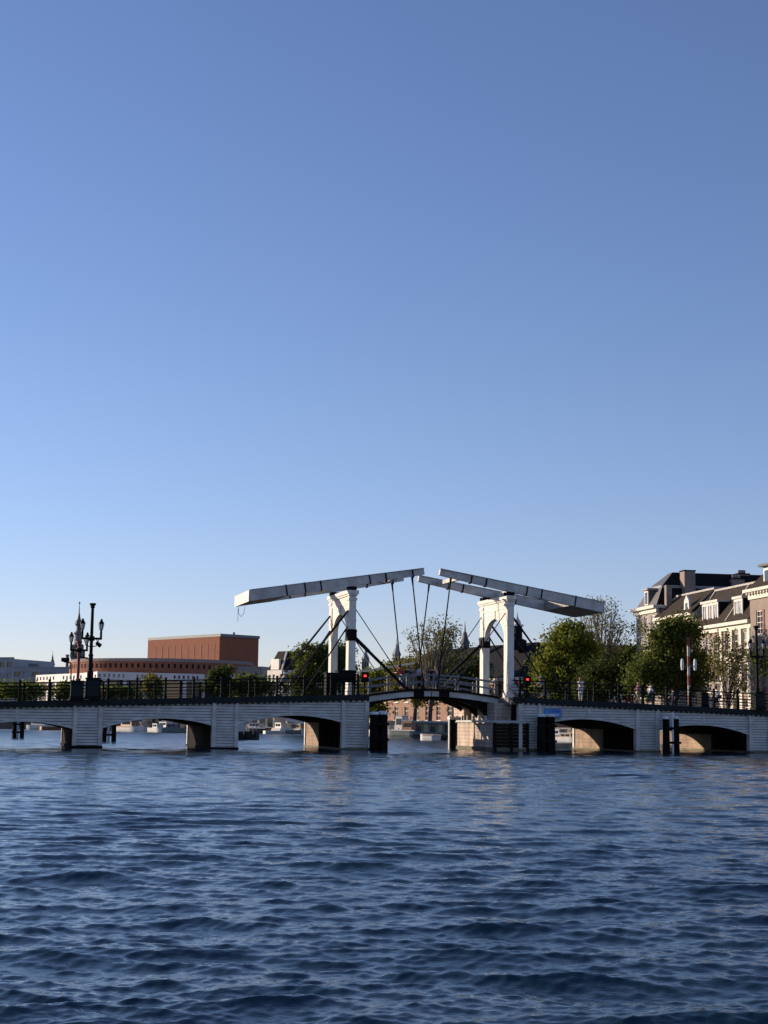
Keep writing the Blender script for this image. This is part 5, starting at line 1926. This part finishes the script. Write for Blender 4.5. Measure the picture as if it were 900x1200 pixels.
def person(s, wv, face, pose, label, top, legs, hair, long_hair=False, scale=1.0, z=None, cap=None, short=False):
    P_ = {k: Vector(v) for k, v in POSES[pose].items()}
    t = thing('person', label, 'person', W(s, wv, zd(s) + 0.03 if z is None else z), TH + face, 'people on the bridge')
    t.scale = (scale,) * 3
    n = ['pel', 'chest', 'neck', 'ls', 'le', 'lw', 'rs', 're', 'rw', 'lk', 'la', 'rk', 'ra']
    vs_ = [P_[k] for k in n]
    lh, rh = P_['pel'] + Vector((0, .09, -.03)), P_['pel'] + Vector((0, -.09, -.03))
    vs_ += [P_['pel'].lerp(P_['chest'], .5), lh, rh]
    hb = P_['neck'].lerp(P_['head'], .55)
    vs_ += [hb]
    e = [(0, 13), (13, 1), (1, 2), (1, 3), (3, 4), (4, 5), (1, 6), (6, 7), (7, 8), (0, 14), (14, 9), (9, 10), (0, 15), (15, 11), (11, 12), (2, 16)]
    rr = [(.13, .11), (.145, .12), .055, .065, .045, .030, .065, .045, .030, .060, .040, .060, .040, (.125, .105), .085, .085, .055]
    parts = [skinned(vs_, e, rr, 0, 1)]
    # feet
    for k, sg in (('la', 1), ('ra', -1)):
        a = P_[k]
        parts.append(skinned([a + Vector((-.04, 0, 0)), a + Vector((.07, 0, -.035)), a + Vector((.18, 0, -.045))], [(0, 1), (1, 2)], [.042, .042, .030], 0, 1))
    # hands: palm, four fingers and a thumb
    for k, el, sg in (('lw', 'le', 1), ('rw', 're', -1)):
        a = P_[k]
        d = (a - P_[el]).normalized()
        side = Vector((0, 0, 1)).cross(d)
        side = side.normalized() if side.length > .2 else Vector((1, 0, 0))
        dn = d.cross(side)
        hv, he, hr = [a - d * .02, a + d * .07], [(0, 1)], [.026, .034]
        for f, (off, ln) in enumerate(((-.028, .065), (-.009, .075), (.010, .07), (.028, .055))):
            b = len(hv)
            hv += [a + d * .085 + side * off, a + d * (.085 + ln * .55) + side * off * 1.05 - dn * .006, a + d * (.085 + ln) + side * off - dn * .025]
            he += [(1, b), (b, b + 1), (b + 1, b + 2)]
            hr += [.0095, .0085, .007]
        b = len(hv)
        hv += [a + d * .03 - side * sg * .035, a + d * .075 - side * sg * .055 - dn * .01]
        he += [(0, b), (b, b + 1)]
        hr += [.011, .009]
        parts.append(skinned(hv, he, hr, 0, 0))
    # head with nose, ears, eye sockets, mouth
    hc = P_['head']
    hd = MB()
    prof = []
    for i in range(13):
        ph = -math.pi / 2 + math.pi * i / 12
        r = .086 * math.cos(ph)
        zz_ = .122 * math.sin(ph)
        if zz_ < -.04:
            r *= 0.86
        prof.append((max(r, .004), zz_))
    hd.lathe(prof, hc, 14, 1.12, .9)
    hd.hexa([hc + Vector(v) for v in ((.085, -.016, -.03), (.115, -.010, -.034), (.115, .010, -.034), (.085, .016, -.03), (.088, -.008, .018), (.096, -.006, .016), (.096, .006, .016), (.088, .008, .018))])
    for sg in (-1, 1):
        hd.lathe([(.004, -.03), (.016, -.015), (.018, .015), (.005, .032)], hc + Vector((0, sg * .078, -.005)), 6, 1.2, .5)
    hm = bpy.data.meshes.new('head')
    hd_ = hd
    hm.from_pydata(hd_.v, [], hd_.f)
    parts.append(hm)
    mesh_obj('body', join_meshes(parts), 'skin', t)
    ey = MB()
    for sg in (-1, 1):
        ey.lathe([(.003, -.008), (.011, 0), (.003, .008)], hc + Vector((.086, sg * .032, .012)), 6)
    ey.box(hc.x + .082, hc.x + .093, -.024, .024, hc.z - .062, hc.z - .052)
    ey.build('eyes_and_mouth', 'hairdark', t)
    # hair or cap
    hr_ = MB()
    hr_.lathe([(.098, -.02), (.103, .03), (.095, .075), (.065, .118), (.02, .137)], hc + Vector((-.018, 0, 0)), 14, 1.08, .94)
    if long_hair:
        hr_.lathe([(.05, -.30), (.085, -.18), (.095, -.05), (.09, .02)], hc + Vector((-.05, 0, 0)), 10, .65, 1)
    hr_.build('hair' if not cap else 'cap', hair if not cap else cap, t, smooth=True)
    # clothes
    sv_ = [P_['pel'] + Vector((0, 0, .02)), vs_[13], P_['chest'], P_['neck'] - Vector((0, 0, .05)), P_['ls'], P_['le'], P_['ls'].lerp(P_['le'], .5), P_['rs'], P_['re'], P_['rs'].lerp(P_['re'], .5)]
    se = [(0, 1), (1, 2), (2, 3), (2, 4), (4, 6), (2, 7), (7, 9)]
    sr_ = [(.155, .13), (.145, .125), (.165, .135), .075, .082, .06, .068, .082, .06, .068]
    if not short:
        sv_ += [P_['le'].lerp(P_['lw'], .85), P_['re'].lerp(P_['rw'], .85)]
        se += [(6, 5), (9, 8), (5, 10), (8, 11)]
        sr_ += [.045, .045]
    else:
        keep = [0, 1, 2, 3, 4, 6, 7, 9]
        mp_ = {k: i for i, k in enumerate(keep)}
        sv_ = [sv_[k] for k in keep]
        sr_ = [sr_[k] for k in keep]
        se = [(mp_[a], mp_[b]) for a, b in se]
    mesh_obj('top', skinned(sv_, se, sr_, 1, 1), top, t)
    tv = [P_['pel'], lh, P_['lk'], P_['la'] + Vector((0, 0, .05)), rh, P_['rk'], P_['ra'] + Vector((0, 0, .05))]
    mesh_obj('trousers', skinned(tv, [(0, 1), (1, 2), (2, 3), (0, 4), (4, 5), (5, 6)], [(.15, .13), .105, .075, .06, .105, .075, .06], 0, 1), legs, t)
    return t


def bicycle(s, wv, face, label, z=None, frame='black'):
    t = thing('bicycle', label, 'bicycle', W(s, wv, zd(s) + 0.03 if z is None else z), TH + face, 'bicycles on the bridge')
    for x in (-.53, .53):
        mb = MB()
        n = 24
        pts = [Vector((x + .335 * math.cos(2 * math.pi * i / n), 0, .35 + .335 * math.sin(2 * math.pi * i / n))) for i in range(n + 1)]
        mb.path(pts, .02, 6)
        wh = mb.build('wheel', 'rubber', t)
        mb = MB()
        for i in range(12):
            mb.tube((x, 0, .35), pts[2 * i], .004, n=4)
        mb.tube((x, -.05, .35), (x, .05, .35), .03, n=8)
        mb.build('spokes', 'chrome', wh)
        mb = MB()
        for i in range(3 if x > 0 else 4, 14):
            a0, a1 = math.pi * i / 14 * 1.05, math.pi * (i + 1) / 14 * 1.05
            mb.bar((x + .375 * math.cos(a0), 0, .35 + .375 * math.sin(a0)), (x + .375 * math.cos(a1), 0, .35 + .375 * math.sin(a1)), .05, .008)
        mb.build('mudguard', 'black', t)
    mb = MB()
    bb, st, hd = (-.08, 0, .32), (-.2, 0, .82), (.38, 0, .86)
    for a, b in ((bb, st), (bb, (.42, 0, .68)), (st, hd), (bb, (-.53, 0, .35)), ((-.19, 0, .76), (-.53, 0, .35)), (hd, (.53, 0, .35)), ((.36, 0, .98), hd), (st, (-.22, 0, .92))):
        mb.tube(a, b, .018, n=6)
    mb.build('frame', frame, t)
    mb = MB()
    mb.path([(.2, .27, 1.04), (.34, .22, 1.06), (.37, 0, 1.02), (.34, -.22, 1.06), (.2, -.27, 1.04)], .014, 6)
    mb.build('handlebar', 'chrome', t)
    mb = MB()
    mb.prism([(-.36, .06), (-.36, -.06), (-.22, -.09), (-.08, -.02), (-.08, .02), (-.22, .09)], 'z', .92, .97)
    mb.build('saddle', 'black', t)
    mb = MB()
    mb.tube((-.08, -.05, .32), (-.08, .05, .32), .09, n=12)
    mb.tube((-.08, .07, .32), (-.03, .12, .48), .012, n=5)
    mb.tube((-.08, -.07, .32), (-.13, -.12, .16), .012, n=5)
    mb.build('crank', 'chrome', t)
    mb = MB()
    mb.tube((.46, 0, .9), (.52, 0, .9), .045, .055, 8)
    mb.build('headlamp', 'chrome', t)
    return t


bicycle(-6.95, 1.6, 0.15, 'black bicycle ridden by the person in the pale top left of the control cabinet')
person(-6.95, 1.6, 0.15, 'ride', 'person in a pale top and black trousers riding a bicycle on the bridge', 'c_grey', 'c_black', 'hairdark', cap='c_white')
zl = 4.36 + 0.02
person(2.55, 4.0, math.pi / 2 + .5, 'lean', 'person in a red top standing leftmost on the drawbridge', 'c_red', 'c_pale', 'hairdark', scale=1.06, z=4.55, short=True)
person(3.0, 3.95, -math.pi / 2 + .4, 'lean', 'person in a black jacket leaning on the drawbridge rail beside the red top', 'c_black', 'c_grey', 'hairdark', z=4.565)
person(3.45, 4.3, -math.pi / 2, 'stand', 'person in a teal top between the black jacket and the pale shirt on the drawbridge', 'c_teal', 'c_beige', 'hairblond', z=4.565)
person(3.95, 3.9, 0.5, 'stand', 'person in a pale blue shirt and black shorts at the drawbridge rail', 'c_pale', 'c_black', 'hairdark', z=4.565, short=True)
person(4.95, 3.9, -math.pi / 2 - .3, 'lean', 'person dressed in black at the middle of the drawbridge', 'c_black', 'c_black', 'hairdark', z=4.575)
person(5.45, 4.5, -math.pi / 2 + .6, 'stand', 'person in a pink top behind the person dressed in black', 'c_pink', 'c_jean', 'hairginger', z=4.575)
bicycle(13.2, 2.4, 2.9, 'black bicycle ridden by the person in the white cap above the blue sign')
person(13.2, 2.4, 2.9, 'ride', 'person in a white cap and grey top riding a bicycle above the blue sign', 'c_grey', 'c_black', 'hairdark', cap='c_white')
person(15.95, 1.2, math.pi / 2 + .2, 'stand', 'person with ginger hair and a white top seen from behind at the railing', 'c_white', 'c_white', 'hairginger', long_hair=True, scale=1.04, short=True)
person(21.1, 2.2, 0.1, 'walk', 'person in a pink top walking on the bridge in front of the round dark tree', 'c_pink', 'c_beige', 'hairblond', short=True)
person(22.05, 2.0, 0.0, 'walk', 'person in a white shirt and dark trousers walking behind the pink top', 'c_white', 'c_navy', 'hairdark')
bicycle(24.2, 10.6, 0.1, 'bicycle with a red frame leaning at the far railing', frame='red')
bicycle(27.9, 2.3, 3.0, 'bicycle ridden by the person in the white jacket near the right lamp')
person(27.9, 2.3, 3.0, 'ride', 'person in a white jacket riding a bicycle near the right lamp', 'c_white', 'c_navy', 'hairdark')
bicycle(23.3, 11.2, 0.0, 'bicycle with a pale frame leaning at the far railing', frame='lightgrey')
person(31.0 - 3.6, 9.0, math.pi, 'walk', 'person in a navy jacket walking near the right end of the bridge', 'c_navy', 'c_navy', 'hairdark')


# ------------------------------------------------------------------ water
def water():
    ys = []
    y = -60.0
    while y < 5:
        ys.append(y)
        y += 5.0
    y = 5.0
    while y < 300:
        ys.append(y)
        y += max(0.03, y * 0.0028)
    while y < 4300:
        ys.append(y)
        y *= 1.05
    ys = np.array(ys)
    nc = 700
    t = np.linspace(-1, 1, nc)
    core = np.abs(t) < 0.9
    g_ = np.where(core, t / 0.9 * 0.36, np.sign(t) * (0.36 + ((np.abs(t) - 0.9) / 0.1) ** 3 * 6.0))
    sc_ = np.maximum(np.abs(ys), 5) + 4.0
    X = g_[None, :] * sc_[:, None]
    Y = np.repeat(ys[:, None], nc, 1)
    dx = np.gradient(X, axis=1)
    dy = np.repeat(np.gradient(ys)[:, None], nc, 1)
    Z = np.zeros_like(X)
    DX = np.zeros_like(X)
    DY = np.zeros_like(X)
    rs = np.random.default_rng(5)
    main = math.radians(-98)       # crest travel, mostly towards the boat
    comps = []
    for cnt, l0, l1, spr, slp in ((40, 0.9, 2.8, 0.34, 0.0205), (90, 0.28, 0.9, 0.42, 0.0200), (110, 0.07, 0.28, 0.62, 0.0235)):
        for L_ in np.exp(rs.uniform(math.log(l0), math.log(l1), cnt)):
            comps.append((L_, spr, slp))
    # warp so that crests are short and irregular
    wx = 0.5 * np.sin(X * 0.21 + 1.3 * np.sin(Y * 0.13)) + 0.35 * np.sin(Y * 0.37 + X * 0.11 + 2)
    wy = 0.5 * np.sin(Y * 0.19 + 1.1 * np.sin(X * 0.17 + 1)) + 0.3 * np.sin(X * 0.43 - Y * 0.23)
    gust = 0.85 + 0.22 * np.sin(X * 0.07 + 2.1 * np.sin(Y * 0.031)) * np.sin(Y * 0.083 + 1.7 * np.sin(X * 0.041 + .5))
    for L_, spread, slope in comps:
        th = main + rs.normal() * spread
        k = 2 * math.pi / L_
        kx, ky = k * math.cos(th), k * math.sin(th)
        a = slope / k
        ph = kx * (X + wx) + ky * (Y + wy) + rs.uniform(0, 2 * math.pi)
        need = np.maximum(np.abs(dx * math.cos(th)), np.abs(dy * math.sin(th))) * 2.6
        wgt = np.clip((L_ - need) / (0.5 * need + 1e-6), 0, 1)
        A = a * wgt * gust
        s_, c_ = np.sin(ph), np.cos(ph)
        Z += A * s_
        DX -= 1.1 * A * math.cos(th) * -c_
        DY -= 1.1 * A * math.sin(th) * -c_
    X2, Y2 = X + DX, Y + DY
    v = np.stack([X2, Y2, Z], -1).reshape(-1, 3)
    ny = len(ys)
    i = (np.arange(ny - 1)[:, None] * nc + np.arange(nc - 1)[None, :]).reshape(-1)
    f = np.stack([i, i + 1, i + nc + 1, i + nc], 1).astype(np.int32)
    me = bpy.data.meshes.new('water')
    me.vertices.add(len(v))
    me.vertices.foreach_set('co', v.reshape(-1))
    me.loops.add(len(f) * 4)
    me.loops.foreach_set('vertex_index', f.reshape(-1))
    me.polygons.add(len(f))
    me.polygons.foreach_set('loop_start', np.arange(0, len(f) * 4, 4, dtype=np.int32))
    me.polygons.foreach_set('loop_total', np.full(len(f), 4, dtype=np.int32))
    me.polygons.foreach_set('use_smooth', np.ones(len(f), dtype=bool))
    me.update(calc_edges=True)
    m = bpy.data.materials.new('river_water')
    m.use_nodes = True
    tr_ = m.node_tree
    b = tr_.nodes['Principled BSDF']
    b.inputs['Base Color'].default_value = (0.011, 0.032, 0.049, 1)
    b.inputs['Roughness'].default_value = 0.07
    b.inputs['IOR'].default_value = 1.333
    b.inputs['Specular IOR Level'].default_value = 0.5
    tc = tr_.nodes.new('ShaderNodeTexCoord')
    mp = tr_.nodes.new('ShaderNodeMapping')
    mp.inputs['Scale'].default_value = (1.0, 1.6, 1)
    tr_.links.new(tc.outputs['Object'], mp.inputs[0])
    sxyz = tr_.nodes.new('ShaderNodeSeparateXYZ')
    tr_.links.new(tc.outputs['Object'], sxyz.inputs[0])
    mr = tr_.nodes.new('ShaderNodeMapRange')
    mr.inputs['From Min'].default_value = 60
    mr.inputs['From Max'].default_value = 180
    mr.inputs['To Min'].default_value = 0.035
    mr.inputs['To Max'].default_value = 0.24
    tr_.links.new(sxyz.outputs[1], mr.inputs['Value'])
    tr_.links.new(mr.outputs[0], b.inputs['Roughness'])
    prev = None
    for sc2, dist, st in ((22.0, 0.004, 0.6), (7.0, 0.014, 0.45)):
        nz = tr_.nodes.new('ShaderNodeTexNoise')
        nz.inputs['Scale'].default_value = sc2
        nz.inputs['Detail'].default_value = 3
        tr_.links.new(mp.outputs[0], nz.inputs['Vector'])
        bp = tr_.nodes.new('ShaderNodeBump')
        bp.inputs['Strength'].default_value = st
        bp.inputs['Distance'].default_value = dist
        tr_.links.new(nz.outputs['Fac'], bp.inputs['Height'])
        if prev:
            tr_.links.new(prev.outputs[0], bp.inputs['Normal'])
        prev = bp
    tr_.links.new(prev.outputs[0], b.inputs['Normal'])
    me.materials.append(m)
    o = bpy.data.objects.new('water', me)
    COL.objects.link(o)
    o['kind'] = 'structure'


water()
